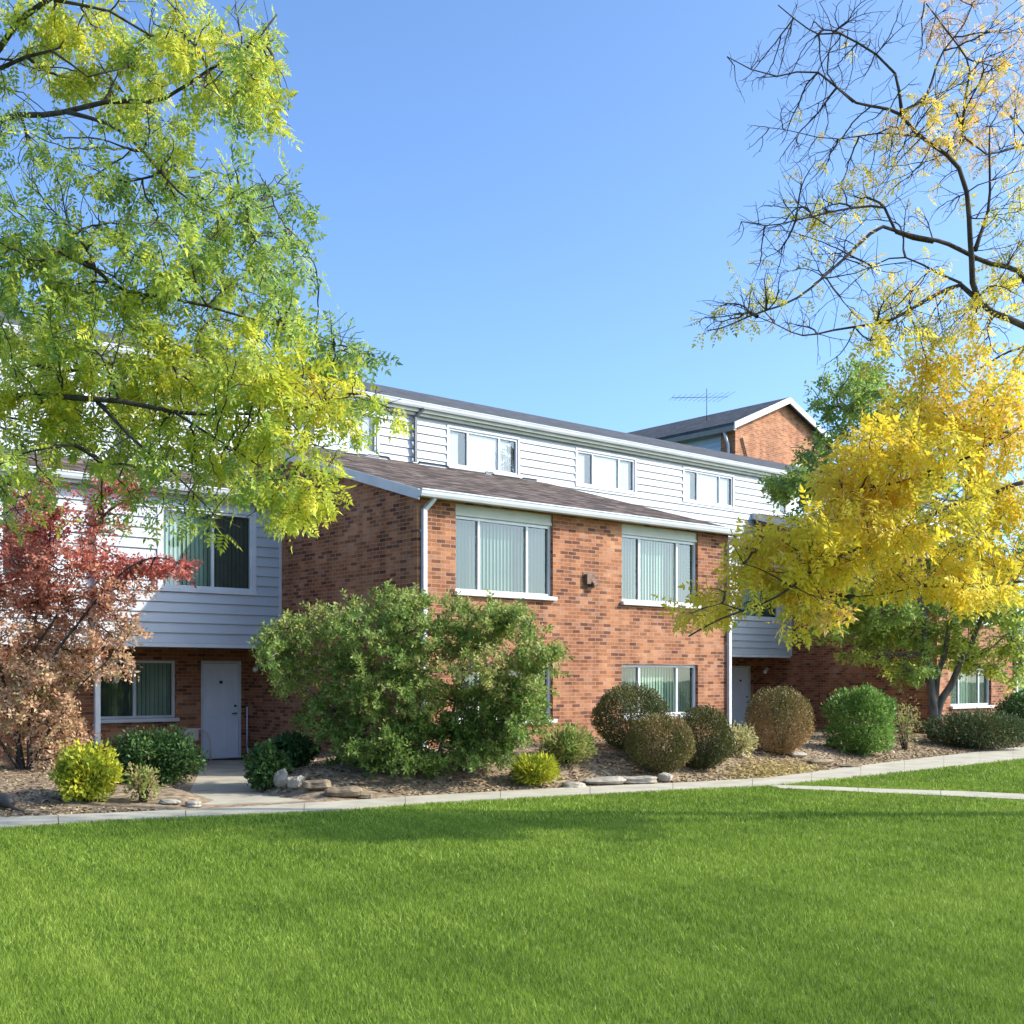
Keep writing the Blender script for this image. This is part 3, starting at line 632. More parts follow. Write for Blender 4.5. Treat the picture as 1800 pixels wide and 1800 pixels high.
def place_tmpl(T, P, D, scale, roll, tint, jit=.09):
    d, s, n = frames(D, roll); Rm = np.stack([d, s, n], 1)  # rows
    V = np.einsum('lvk,pkj->plvj', T, Rm)*scale[:, None, None, None]+P[:, None, None, :]
    k = T.shape[0]; tt = np.repeat(tint, k)+RNG.normal(0, jit, len(tint)*k)
    return V.reshape(-1, 3), np.clip(tt, 0, 1)
def catmull(pts, step=.18):
    pts = [Vector(p) for p in pts]; Q = [pts[0]*2-pts[1]]+pts+[pts[-1]*2-pts[-2]]; out = []
    for i in range(1, len(Q)-2):
        n = max(1, int((Q[i+1]-Q[i]).length/step))
        for j in range(n):
            t = j/n; a, b, c, d = Q[i-1], Q[i], Q[i+1], Q[i+2]
            out.append(.5*((2*b)+(c-a)*t+(2*a-5*b+4*c-d)*t*t+(3*b-a-3*c+d)*t**3))
    out.append(pts[-1]); return out
def tree(name, label, cat, base, limbs, clumps, tmpls, leafmat, bark, group=None, bf=.35, rmin=.004, fsc=(.8, 1.25), droop=.5, limb_noise=.03, stat=None, trunk_n=10, twig_sides=3, crown_name='crown', outward=.4, pexp=.42, site=1.0, kink=.10):
    """limbs: [(points, r0, r1)], first is the trunk. clumps: (centre, radii, n_twig, n_leaf, tint)"""
    root = empty(name, base); tag(root, label, cat, group); base = Vector(base)
    nodes = []; par = []; rad = []
    tb = MB()
    for li, (pts, r0, r1) in enumerate(limbs):
        cp = catmull(pts)
        cp = [p+Vector((math.sin(i*.9+li)*limb_noise, math.cos(i*.7+li*2)*limb_noise, math.sin(i*1.3+li)*limb_noise*.6))*min(1, i/5) for i, p in enumerate(cp)]
        m = len(cp); rr = [r0+(r1-r0)*(i/(m-1))**.62 for i in range(m)]
        tb.tube([p-base for p in cp], rr, trunk_n if r0 > .08 else 7)
        st = len(nodes)
        for i, p in enumerate(cp):
            nodes.append(tuple(p)); rad.append(rr[i])
            if i: par.append(st+i-1)
            elif li == 0: par.append(-1)
            else:
                q = np.array(nodes[:st]); par.append(int(np.argmin(((q-np.array(p))**2).sum(1))))
    tb.build('trunk', bark, root)
    nl = len(nodes); N = np.array(nodes); plen = np.zeros(nl)
    # attractors
    A = []; cid = []
    SCL = [k[5] if len(k) > 5 else 1.0 for k in clumps]; clumps = [k[:5] for k in clumps]
    for ci, (c, r, nt_, nf_, ti) in enumerate(clumps):
        q = unit(RNG.normal(0, 1, (nt_, 3)))*(RNG.random((nt_, 1))**(1/2.6)); A.append(np.array(c)+q*np.array(r)); cid += [ci]*nt_
    A = np.concatenate(A); cid = np.array(cid); n = len(A)
    D2 = np.full(n, 1e9); bp = np.zeros(n, int)
    usable = np.array([i for i in range(nl) if rad[i] < 10])
    for i in range(nl):
        d = np.linalg.norm(A-N[i], axis=1); cost = d; k = cost < D2; D2[k] = cost[k]; bp[k] = i
    PL = np.zeros(n); done = np.zeros(n, bool); allpos = np.concatenate([N, A]); PARENT = np.concatenate([np.array(par), np.zeros(n, int)]); cost = D2.copy()
    order = []
    for _ in range(n):
        i = int(np.argmin(np.where(done, 1e9, cost))); done[i] = True; order.append(i)
        p = bp[i]; PARENT[nl+i] = p; PL[i] = (0 if p < nl else PL[p-nl])+np.linalg.norm(A[i]-allpos[p])
        d = np.linalg.norm(A-A[i], axis=1)+bf*PL[i]; k = (~done) & (d < cost); cost[k] = d[k]; bp[k] = nl+i
    cnt = np.ones(nl+n)
    for i in reversed(order): cnt[PARENT[nl+i]] += cnt[nl+i]
    # relax the twigs so that they run on smoothly from their parents
    best = np.full(nl+n, -1)
    for i in range(n):
        p = PARENT[nl+i]
        if best[p] < 0 or cnt[nl+i] > cnt[best[p]]: best[p] = nl+i
    for _ in range(3):
        ap = np.concatenate([N, A]); b_ = best[nl:]; has = b_ >= 0
        A = A.copy(); A[has] = A[has]*.45+(ap[PARENT[nl:]][has]+ap[b_[has]])*.275
    allpos = np.concatenate([N, A])
    rr_ = rmin*cnt**pexp
    # branch prisms
    par_ = PARENT[nl:]; p0 = allpos[par_]; p1 = A; mid = (p0+p1)/2; ln = np.linalg.norm(p1-p0, axis=1, keepdims=True)
    mid = mid+RNG.normal(0, 1, mid.shape)*ln*kink
    r1 = rr_[nl:]; r0 = np.where(par_ >= nl, np.minimum(rr_[par_], r1*1.35), r1*1.3)
    segs = [(p0, mid, r0, (r0+r1)/2), (mid, p1, (r0+r1)/2, r1)]
    Vb = []
    for (a, b, ra, rb) in segs:
        d = unit(b-a); s = np.cross(d, np.tile([.31, .2, .93], (n, 1))); s = unit(s); m2 = np.cross(d, s); ring0 = []; ring1 = []
        sd = twig_sides if twig_sides > 3 else 4
        for k in range(sd):
            c_, s_ = math.cos(2*math.pi*k/sd), math.sin(2*math.pi*k/sd); o = s*c_+m2*s_
            ring0.append(a+o*ra[:, None]); ring1.append(b+o*rb[:, None])
        for k in range(sd):
            k2 = (k+1) % sd; Vb.append(np.stack([ring0[k], ring0[k2], ring1[k2], ring1[k]], 1))
    Vb = np.concatenate(Vb).reshape(-1, 3)-np.array(base)
    arr_mesh('branches', Vb, 4, np.full(len(Vb)//4, .5), bark, root)
    # leaves
    VV = []; TT = []
    for ci, (c, r, nt_, nf_, ti) in enumerate(clumps):
        if nf_ <= 0: continue
        idx = np.where(cid == ci)[0]; idx = idx[:max(3, int(len(idx)*site))]; pick = RNG.choice(idx, nf_); t = RNG.random((nf_, 1))
        P = A[pick]*(t)+p0[pick]*(1-t)+RNG.normal(0, .035, (nf_, 3))
        D = unit(A[pick]-p0[pick])*.6+unit(P-np.array(c))*outward+RNG.normal(0, .55, (nf_, 3)); D[:, 2] -= droop
        sc_ = RNG.uniform(fsc[0], fsc[1], nf_)*SCL[ci]; tint = ti+RNG.normal(0, .09, nf_)
        which = RNG.integers(0, len(tmpls), nf_)
        for w_ in range(len(tmpls)):
            k = which == w_
            if k.any():
                v, tt = place_tmpl(tmpls[w_], P[k], D[k], sc_[k], RNG.uniform(-.9, .9, k.sum()), tint[k]); VV.append(v); TT.append(tt)
    if VV: arr_mesh(crown_name, np.concatenate(VV)-np.array(base), 4, np.concatenate(TT), leafmat, root)
    return root
def cl(px, py, rx, ry, Y, dy, nt_, nf_, ti):
    k = Y/F; c = P3(px, py, Y); return (tuple(c), (rx*k, dy, ry*k), nt_, nf_, ti)
def tuft(seed, n, spread, **kw):
    r = np.random.default_rng(seed); out = []
    for i in range(n):
        T = tmpl_frond(kw['pairs'], kw['length']*r.uniform(.75, 1.15), kw['ll'], kw['lw'], kw['droop']); d = np.array([[1, r.normal(0, spread), r.normal(0, spread)]]); f, s_, n_ = frames(d, np.array([r.uniform(-1, 1)]))
        out.append(np.einsum('lvk,kj->lvj', T, np.stack([f[0], s_[0], n_[0]])))
    return np.concatenate(out)
FR = [tuft(1, 3, .8, pairs=4, length=.14, ll=.060, lw=.027, droop=.6), tuft(2, 3, .9, pairs=4, length=.18, ll=.060, lw=.026, droop=.9), tuft(3, 2, .6, pairs=5, length=.17, ll=.062, lw=.027, droop=.4)]

# ---------------------------------------------------------------- large locust at the left
ly = 10.0
lt = Vector((-6.6, 10.2, -.05))
limbs = [([lt, (-6.55, 10.2, 1.5), (-6.45, 10.15, 3.2), (-6.6, 10.1, 5.0), (-6.9, 10.2, 7.5), (-7.0, 10.3, 9.6)], .24, .07),
 ([(-6.5, 10.1, 2.4), P3(-220, 840, 10.1), P3(-80, 730, 9.8), P3(0, 706, 9.6), P3(70, 690, 9.5), P3(170, 705, 9.4), P3(300, 720, 9.4), P3(420, 730, 9.6), P3(540, 715, 9.7)], .085, .006),
 ([(-6.5, 10.1, 3.1), P3(-150, 600, 10.2), P3(0, 470, 10.2), P3(55, 452, 10.1), P3(115, 440, 10.0), P3(185, 490, 9.8), P3(260, 520, 9.8), P3(370, 540, 9.8), P3(480, 570, 10), P3(590, 600, 10)], .06, .006),
 ([(-6.6, 10.1, 5.0), P3(-200, 330, 10.1), P3(0, 216, 10), P3(110, 196, 9.9), P3(180, 180, 9.9), P3(290, 170, 9.8), P3(375, 130, 9.7), P3(430, 95, 9.6), P3(480, 20, 9.5)], .07, .008),
 ([P3(115, 196, 9.9), P3(190, 218, 9.8), P3(245, 265, 9.7), P3(310, 330, 9.8), P3(390, 380, 9.8), P3(480, 360, 9.8)], .022, .005),
 ([(-6.7, 10.1, 5.8), P3(-130, 200, 10.1), P3(0, 85, 9.7), P3(32, 40, 9.6), P3(90, 0, 9.5), P3(150, -60, 9.5)], .06, .02),
 ([P3(95, 0, 9.5), P3(190, 20, 9.5), P3(260, 60, 9.6), P3(340, 70, 9.7), P3(430, 90, 9.8)], .016, .005),
 ([P3(0, 120, 9.8), P3(90, 90, 9.7), P3(160, 135, 9.7), P3(230, 120, 9.7)], .02, .006),
 ([(-6.45, 10.1, 2.0), P3(-140, 900, 9.8), P3(-20, 825, 9.6), P3(65, 790, 9.5), P3(140, 780, 9.5)], .035, .006),
 ([P3(170, 705, 9.4), P3(230, 765, 9.3), P3(300, 830, 9.2), P3(370, 900, 9.3), P3(420, 925, 9.3)], .018, .004),
 ([P3(300, 720, 9.4), P3(380, 770, 9.4), P3(450, 820, 9.5), P3(520, 870, 9.5)], .014, .004),
 ([P3(60, 640, 9.7), P3(110, 655, 9.7), P3(190, 640, 9.8), P3(310, 630, 10), P3(440, 640, 10), P3(560, 670, 10)], .02, .005)]
K = [ # px, py, rx, ry, nTwig, nLeaf, tint
 (90,60,110,70,110,520,.66),(190,110,110,60,90,430,.60),(250,40,100,50,70,280,.55),(330,70,70,45,60,240,.66),(400,110,80,60,80,330,.62),(455,70,50,55,50,170,.60),(470,150,48,50,60,210,.48),
 (420,165,80,35,50,170,.48),(300,165,110,35,60,250,.60),(60,150,90,40,45,130,.46),(130,235,100,35,36,70,.42),(290,255,55,50,60,210,.56),(240,230,60,30,30,90,.52),(50,270,70,60,50,130,.50),
 (110,310,80,50,45,100,.46),(180,370,100,60,70,230,.38),(300,360,90,60,80,260,.40),(400,370,90,60,75,250,.36),(430,310,60,30,40,90,.34),(500,345,42,35,40,120,.34),(330,300,50,30,30,90,.42),
 (60,400,90,60,75,330,.46),(110,500,120,80,110,620,.52),(40,580,80,80,90,520,.50),(220,470,90,60,70,260,.42),(300,450,90,60,80,330,.44),(400,450,90,50,80,300,.38),(480,440,60,45,55,180,.36),(535,450,28,30,24,55,.32),
 (170,590,120,70,110,620,.60),(290,560,110,60,100,520,.54),(400,540,100,60,90,420,.46),(490,540,60,50,60,240,.50),(70,680,110,70,100,650,.62),(200,690,120,70,110,700,.66),(330,660,110,70,110,680,.66),
 (450,640,90,60,90,470,.56),(540,610,60,45,60,230,.44),(590,640,50,40,50,180,.44),(560,700,80,40,80,420,.70),(450,720,90,50,80,420,.60),(640,620,28,28,24,55,.34),(610,590,40,30,20,45,.34),(650,700,45,25,30,70,.50),(700,735,40,18,18,40,.48),
 (60,770,90,45,60,260,.62),(180,770,90,45,60,230,.56),(90,810,100,50,50,170,.42),(290,760,100,50,70,330,.62),(390,780,80,50,60,240,.50),(470,770,60,40,45,190,.52),(320,820,80,40,45,150,.50),(240,830,70,35,30,80,.46),
 (400,850,60,40,40,140,.56),(480,860,60,45,60,230,.62),(540,880,38,35,40,150,.70),(510,905,45,22,30,110,.62),(300,890,60,30,30,80,.50),(570,850,40,20,18,50,.56),(370,910,50,20,20,50,.48),(220,915,60,25,18,45,.52),
 (40,880,60,60,40,130,.50),(20,480,60,60,40,170,.46),(-60,300,90,140,60,220,.5),(-80,650,90,160,80,350,.55),(20,10,60,30,30,150,.62),(560,780,70,30,34,110,.54),(620,760,50,22,22,60,.48)]
tree('locust_tree', 'leafy green and yellow tree reaching in from the left over the siding upper storey', 'tree', lt, limbs,
 [cl(a, b, c, d, 9.9+math.sin(i*1.7)*.7, .75, int(e*1.0), int(f*.20), t-.04+.09*math.sin(i*2.3)) for i, (a, b, c, d, e, f, t) in enumerate(K)], FR, G['locust'], M['bark'], droop=.5, rmin=.0024, site=.42, kink=.06)

# ---------------------------------------------------------------- large locust at the right
rt = Vector((9.0, 14.8, -.05))
limbs = [([rt, (8.95, 14.8, 1.5), (8.75, 14.7, 3.2), (8.7, 14.7, 5), (9.1, 14.8, 8), (9.4, 14.8, 11)], .26, .08),
 ([(8.8, 14.7, 3.4), P3(1960, 690, 14.4), P3(1870, 625, 14.1), P3(1800, 578, 13.9), P3(1722, 530, 13.8), P3(1714, 460, 13.7), P3(1702, 380, 13.6), P3(1680, 300, 13.5), P3(1620, 232, 13.4), P3(1585, 198, 13.4), P3(1500, 180, 13.3), P3(1440, 130, 13.3), P3(1370, 135, 13.2), P3(1320, 118, 13.2), P3(1275, 95, 13.2)], .105, .005),
 ([(8.75, 14.7, 4.2), P3(1930, 620, 14.6), P3(1830, 530, 14.2), P3(1790, 480, 14), P3(1740, 460, 13.9), P3(1650, 425, 13.7), P3(1590, 412, 13.6), P3(1548, 400, 13.5), P3(1490, 450, 13.4), P3(1420, 510, 13.3), P3(1350, 545, 13.2), P3(1290, 570, 13.2), P3(1240, 578, 13.1)], .075, .006),
 ([P3(1722, 530, 13.8), P3(1690, 500, 13.9), P3(1620, 533, 13.8), P3(1540, 568, 13.7), P3(1440, 585, 13.6), P3(1385, 583, 13.5), P3(1330, 560, 13.4)], .035, .005),
 ([P3(1690, 498, 13.9), P3(1650, 480, 14), P3(1590, 455, 14), P3(1530, 465, 14), P3(1480, 520, 14)], .018, .005),
 ([P3(1640, 425, 13.7), P3(1575, 410, 13.6), P3(1553, 365, 13.5), P3(1500, 362, 13.4), P3(1430, 385, 13.3), P3(1340, 395, 13.2), P3(1300, 390, 13.2)], .025, .005),
 ([P3(1714, 440, 13.7), P3(1735, 370, 13.8), P3(1742, 300, 13.9), P3(1738, 220, 13.9)], .03, .008),
 ([P3(1585, 198, 13.4), P3(1572, 130, 13.4), P3(1540, 95, 13.4), P3(1480, 60, 13.4), P3(1440, 60, 13.4), P3(1365, 8, 13.3)], .022, .006),
 ([P3(1585, 198, 13.4), P3(1630, 165, 13.5), P3(1660, 90, 13.6), P3(1690, 40, 13.7), P3(1720, -20, 13.8)], .022, .006),
 ([P3(1690, 250, 13.6), P3(1700, 130, 13.8), P3(1670, 60, 13.9), P3(1630, 0, 14)], .02, .008),
 ([P3(1500, 180, 13.3), P3(1455, 130, 13.2), P3(1460, 60, 13.2), P3(1440, 0, 13.2)], .012, .004),
 ([P3(1620, 240, 13.4), P3(1540, 235, 13.3), P3(1440, 240, 13.2), P3(1350, 225, 13.2)], .012, .004),
 ([(9.0, 14.8, 6.4), P3(1990, 400, 14.8), P3(1850, 270, 14.5), P3(1790, 255, 14.3), P3(1740, 270, 14.1), P3(1700, 245, 14), P3(1680, 200, 14)], .04, .01),
 ([(8.85, 14.7, 2.9), P3(1960, 860, 14.0), P3(1850, 750, 13.8), P3(1790, 755, 13.7), P3(1720, 790, 13.6), P3(1640, 830, 13.6), P3(1560, 850, 13.6), P3(1480, 870, 13.6)], .06, .008),
 ([(8.85, 14.7, 2.6), P3(1970, 900, 13.8), P3(1830, 850, 13.5), P3(1700, 880, 13.4), P3(1580, 940, 13.3), P3(1480, 975, 13.2), P3(1390, 1030, 13.1), P3(1310, 1075, 13.0), P3(1240, 1102, 12.9), P3(1208, 1116, 12.9)], .055, .009),
 ([P3(1390, 1030, 13.1), P3(1340, 1000, 13.1), P3(1310, 990, 13.1), P3(1290, 960, 13)], .012, .004),
 ([P3(1310, 1075, 13), P3(1270, 1060, 13), P3(1220, 1078, 12.9)], .010, .003),
 ([(8.9, 14.7, 2.2), P3(1980, 1010, 14.3), P3(1840, 1020, 14), P3(1720, 1030, 13.9), P3(1600, 1035, 13.8), P3(1500, 1050, 13.8)], .04, .007),
 ([(8.75, 14.7, 4.0), P3(1950, 560, 15), P3(1830, 600, 15), P3(1730, 640, 15), P3(1640, 690, 14.8)], .045, .01)]
K = [
 (1330,120,60,40,34,4,.5),(1400,60,55,55,40,4,.5),(1470,40,50,45,36,4,.5),(1430,150,70,40,55,6,.5),(1490,110,50,40,36,8,.55),(1540,60,60,50,40,6,.5),(1560,200,70,40,50,16,.5),
 (1420,240,80,30,50,12,.5),(1350,225,50,16,16,4,.5),(1480,300,60,40,50,60,.5),(1510,350,50,26,40,140,.55),(1400,310,50,40,34,10,.5),(1430,370,55,35,50,60,.5),(1360,390,50,30,40,16,.5),(1310,400,30,20,12,4,.5),
 (1360,450,50,35,40,14,.5),(1440,440,50,40,40,26,.45),(1500,470,60,40,30,30,.48),(1300,540,60,24,60,90,.30),(1260,560,35,16,30,60,.30),(1350,510,60,30,50,60,.32),(1400,560,70,25,40,30,.35),(1215,555,16,8,6,3,.3),
 (1600,235,70,30,60,260,.68),(1650,260,50,22,40,150,.62),(1560,270,30,30,20,60,.6),(1660,180,60,50,50,150,.60),(1720,200,50,40,50,220,.66),(1770,150,40,50,50,170,.78),(1780,60,40,60,40,100,.9),(1680,20,60,35,50,200,.96),(1640,60,40,40,30,50,.8),(1740,90,40,50,40,90,.85),
 (1690,120,40,60,40,70,.7),(1750,250,50,30,40,150,.66),(1790,300,25,60,20,70,.6),(1620,340,60,60,40,24,.5),(1560,330,40,50,26,16,.5),(1760,380,40,40,26,60,.34),(1790,420,30,40,24,110,.38),(1620,380,60,20,14,10,.5),(1480,400,60,30,24,30,.5),
 (1480,620,70,25,20,8,.4),(1450,640,40,14,10,3,.3),(1600,500,70,35,60,240,.48),(1550,540,60,30,50,200,.50),(1680,570,70,40,70,330,.50),(1760,540,50,50,60,290,.46),(1770,470,40,40,36,170,.40),(1600,590,80,30,50,210,.42),(1540,600,60,24,30,110,.36),
 (1700,640,90,40,80,420,.58),(1620,660,70,40,60,270,.50),(1770,700,60,60,80,560,.66),(1680,720,80,45,90,620,.66),(1600,730,70,40,70,420,.62),(1550,790,70,40,70,420,.64),(1500,800,45,35,40,200,.60),(1480,850,50,30,46,280,.62),
 (1640,790,70,40,60,330,.52),(1740,790,60,50,60,330,.56),(1560,860,80,40,80,520,.64),(1660,880,80,45,70,380,.48),(1760,880,60,50,60,330,.54),(1500,910,70,35,70,480,.66),(1420,930,60,28,60,380,.68),(1350,960,60,28,60,350,.66),(1310,990,40,30,50,240,.58),
 (1590,940,70,35,60,380,.62),(1690,960,70,40,60,320,.54),(1780,960,40,60,50,270,.56),(1450,985,70,30,60,330,.60),(1370,1010,50,26,50,240,.50),(1420,1040,50,26,40,190,.62),(1450,1070,34,26,30,140,.68),(1540,1000,60,26,40,210,.62),(1640,1020,70,26,50,250,.60),(1740,1040,60,34,50,250,.50),
 (1260,1040,30,22,34,130,.72),(1270,1070,34,22,34,130,.70),(1225,1080,34,12,24,80,.70),(1200,1078,16,8,8,24,.72),(1395,1090,22,20,14,40,.5),(1330,1050,30,24,20,60,.42),(1850,700,70,200,80,420,.6),(1900,400,80,250,60,200,.6),
 (1480,890,40,20,24,130,.66),(1400,1010,40,20,24,110,.66)]
FR2 = [tuft(4, 3, .8, pairs=4, length=.19, ll=.080, lw=.040, droop=.6), tuft(5, 3, .9, pairs=4, length=.21, ll=.076, lw=.038, droop=.9), tuft(6, 2, .6, pairs=4, length=.18, ll=.080, lw=.040, droop=.4)]
tree('locust_tree.001', 'autumn tree with bare upper twigs and golden yellow lower boughs at the right', 'tree', rt, limbs,
 [cl(a, b, c, d, 13.7+math.sin(i*2.1)*.7, .8, int(e*(2.3 if b < 600 else 1.1)), int(f*(.20 if b < 460 else .12 if (b < 740 and a > 1500) else .19)), t-.02+(.14 if b < 330 else 0)+.08*math.sin(i*1.9))+((.55,) if b < 330 else (.7,) if b < 600 else (1.0,)) for i, (a, b, c, d, e, f, t) in enumerate(K)], FR2, G['yellow'], M['bark'], droop=.5, rmin=.0021, bf=.5, site=.5, kink=.035)

# ---------------------------------------------------------------- smaller tree by the far brick block
mx_, my_ = 10.45, 29.0
mt = Vector((mx_, my_, float(bedz(mx_, my_))-.05)); MY = 29.0
limbs = [([mt, P3(1640, 1230, MY), P3(1628, 1150, MY), P3(1622, 1060, MY), P3(1610, 960, MY), P3(1590, 850, MY)], .14, .05),
 ([mt, P3(1655, 1235, MY), P3(1690, 1165, MY-.3), P3(1725, 1090, MY-.5), P3(1760, 1010, MY-.5)], .13, .04),
 ([P3(1642, 1240, MY), P3(1655, 1160, MY), P3(1670, 1100, MY-.1), P3(1680, 1000, MY), P3(1690, 880, MY)], .09, .03),
 ([P3(1622, 1060, MY), P3(1560, 1020, MY-.5), P3(1480, 980, MY-.8), P3(1440, 960, MY-1)], .05, .015),
 ([P3(1610, 960, MY), P3(1540, 880, MY), P3(1460, 830, MY), P3(1400, 830, MY)], .05, .012),
 ([P3(1600, 900, MY), P3(1540, 790, MY), P3(1480, 720, MY)], .04, .012),
 ([P3(1690, 1165, MY), P3(1740, 1140, MY-.4), P3(1790, 1100, MY-.5)], .04, .015)]
K = [(1480,690,60,40,50,300,.22),(1530,660,60,40,50,300,.30),(1560,720,70,50,60,360,.25),(1480,740,40,30,30,150,.18),(1430,790,50,20,30,120,.20),(1400,850,60,25,60,330,.26),(1450,840,60,30,50,280,.24),(1370,870,26,14,18,70,.22),(1430,910,50,30,40,170,.12),(1450,950,50,26,40,180,.14),
 (1520,830,60,60,50,300,.2),(1600,820,80,80,70,420,.25),(1700,800,80,100,70,420,.28),(1500,950,60,40,40,240,.2),(1500,1030,60,30,50,300,.28),(1480,1080,60,40,60,380,.36),(1540,1110,60,35,60,380,.40),(1560,1060,60,40,50,330,.26),(1600,1120,50,34,50,280,.40),(1640,1040,60,40,50,300,.22),
 (1450,1110,30,22,20,80,.4),(1520,1150,40,14,20,70,.5),(1580,1170,26,14,14,60,.52),(1700,1070,50,40,50,260,.36),(1690,1130,40,36,50,300,.52),(1710,1165,30,14,20,90,.60),(1760,1060,50,40,50,280,.40),(1780,1130,30,60,50,240,.52),(1780,1190,20,20,14,50,.5),(1610,1170,34,22,24,80,.30),(1600,1190,26,12,12,40,.45),(1660,950,80,60,60,360,.25),(1760,950,60,70,50,330,.3),(1830,1050,50,120,50,260,.4)]
FR3 = [tmpl_frond(3, .24, .105, .055, .6), tmpl_sprig(6, .22, .12, .06, 1), tmpl_sprig(7, .26, .11, .055, 2)]
tree('ornamental_tree', 'green multi stemmed tree standing against the far brick block beside the juniper', 'tree', mt, limbs,
 [cl(a, b, c, d, MY+math.sin(i*2.1)*.9, 1.0, e, int(f*1.0), t+.12) for i, (a, b, c, d, e, f, t) in enumerate(K)], FR3, G['mid'], M['bark_grey'], droop=.5, rmin=.010, bf=.3)

# ---------------------------------------------------------------- shrubs
def spot(px, py):
    dx = (px-900)/F; dz = -(py-1190)/F
    for Y in np.arange(12, 40, .02):
        zb = float(bedz(dx*Y, Y))
        if CAM_H+dz*Y <= zb: break
    return dx*Y, Y, zb
# red shrub at the left edge
x, y, z = spot(40, 1352); b0 = Vector((x, y, z-.05)); RY = y
limbs = [([b0, P3(20, 1250, RY), P3(-20, 1120, RY), P3(-30, 1000, RY)], .06, .015), ([b0+Vector((.1,0,0)), P3(60, 1240, RY-.1), P3(120, 1120, RY-.2), P3(190, 1030, RY-.3), P3(270, 980, RY-.3), P3(330, 995, RY-.3)], .05, .008),
 ([b0+Vector((-.1,.05,0)), P3(40, 1180, RY+.2), P3(70, 1040, RY+.2), P3(90, 900, RY+.2)], .05, .010), ([b0+Vector((.15,-.1,0)), P3(90, 1280, RY-.3), P3(150, 1200, RY-.4), P3(215, 1130, RY-.4)], .035, .006),
 ([P3(40, 1180, RY), P3(130, 1020, RY), P3(180, 920, RY)], .03, .006), ([b0, P3(-20, 1280, RY-.2), P3(-80, 1180, RY-.2)], .04, .01)]
K = [(80,880,45,45,60,170,.22),(60,940,70,50,80,300,.18),(190,870,60,30,40,120,.14),(240,860,40,20,18,50,.12),(150,930,50,50,50,110,.28),(20,980,60,50,80,360,.24),(110,990,70,45,80,300,.32),(190,1000,60,30,60,180,.24),(260,1000,60,18,60,230,.14),(320,1005,26,12,24,60,.12),
 (40,1050,70,40,80,380,.36),(130,1060,70,40,80,330,.46),(210,1050,60,36,60,160,.50),(20,1120,60,50,60,260,.62),(110,1130,80,40,80,360,.70),(200,1110,60,36,60,180,.72),(60,1190,80,40,70,330,.76),(150,1170,60,30,50,190,.76),(210,1170,34,20,20,50,.74),
 (50,1250,90,40,80,360,.78),(110,1290,50,40,50,210,.78),(30,1310,50,34,40,160,.78),(100,1330,40,20,24,80,.76),(60,1210,60,30,40,90,1.0),(-50,1000,60,120,60,260,.3),(-60,1180,60,90,50,220,.6),(20,900,60,40,30,70,.5),(190,910,40,30,20,50,.2)]
SP = [tmpl_sprig(5, .14, .085, .042, 11), tmpl_sprig(6, .17, .078, .04, 12)]
tree('shrub', 'tall shrub with crimson upper leaves and dry peach lower leaves at the left edge', 'shrub', b0, limbs,
 [cl(a, b, c, d, RY+math.sin(i*1.9)*.4, .55, e, int(f*1.0), t) for i, (a, b, c, d, e, f, t) in enumerate(K)], SP, G['red'], M['bark'], droop=.1, rmin=.005, crown_name='foliage')
# big viburnum mass in front of the corner
x, y, z = spot(740, 1352); b0 = Vector((x, y, z-.05)); VY = y-.1
limbs = [([b0, P3(735, 1290, VY), P3(720, 1180, VY), P3(710, 1080, VY)], .05, .012), ([b0+Vector((-.3,0,0)), P3(640, 1290, VY), P3(560, 1230, VY), P3(500, 1170, VY), P3(470, 1130, VY)], .045, .008),
 ([b0+Vector((.4,0,0)), P3(840, 1280, VY), P3(890, 1190, VY), P3(930, 1130, VY)], .045, .008), ([b0+Vector((-.1,.1,0)), P3(680, 1250, VY+.2), P3(630, 1150, VY+.2), P3(600, 1090, VY+.2)], .04, .008),
 ([b0+Vector((.2,.1,0)), P3(800, 1230, VY+.2), P3(830, 1120, VY+.2), P3(860, 1070, VY+.2)], .04, .008)]
K = [(600,1070,20,16,8,20,.6),(780,1050,24,14,8,24,.6),(925,1085,20,14,8,20,.6),(470,1115,14,14,8,14,.5),(700,1070,70,34,70,420,.52),(740,1110,80,50,80,420,.45),(640,1110,60,40,60,320,.46),(560,1115,60,38,60,330,.60),(500,1130,46,30,50,230,.42),(480,1160,26,22,26,90,.35),(850,1090,70,36,70,380,.52),(900,1100,40,34,40,200,.46),(945,1145,38,34,40,200,.48),(968,1165,22,24,20,80,.44),
 (820,1130,60,40,60,260,.62),(760,1170,80,50,70,330,.55),(660,1180,80,50,70,360,.42),(570,1180,70,44,60,330,.50),(510,1190,40,30,36,150,.52),(700,1230,80,40,70,320,.50),(610,1240,70,40,60,300,.40),(770,1240,70,40,60,300,.55),(850,1180,60,40,50,260,.70),(900,1200,50,40,50,260,.66),(870,1240,60,50,80,560,.40),(920,1260,42,50,60,380,.36),(945,1210,30,36,30,140,.5),
 (850,1300,70,36,80,520,.30),(760,1300,80,36,90,560,.32),(670,1300,80,40,90,560,.32),(590,1290,50,36,40,200,.36),(640,1335,50,20,40,220,.26),(720,1345,70,16,60,330,.28),(850,1335,50,18,40,220,.26),(540,1250,34,30,24,90,.44)]
SV = [tmpl_sprig(8, .16, .070, .036, 21), tmpl_sprig(9, .19, .066, .034, 22)]
tree('shrub.001', 'very wide rounded green shrub with loose branches covering the brick corner', 'shrub', b0, limbs,
 [cl(a, b, c, d, VY+math.sin(i*1.9)*.45, .75, e, int(f*.85), t+.06) for i, (a, b, c, d, e, f, t) in enumerate(K)], SV, G['viburnum'], M['bark_grey'], droop=-.35, rmin=.005, crown_name='foliage', outward=.9)

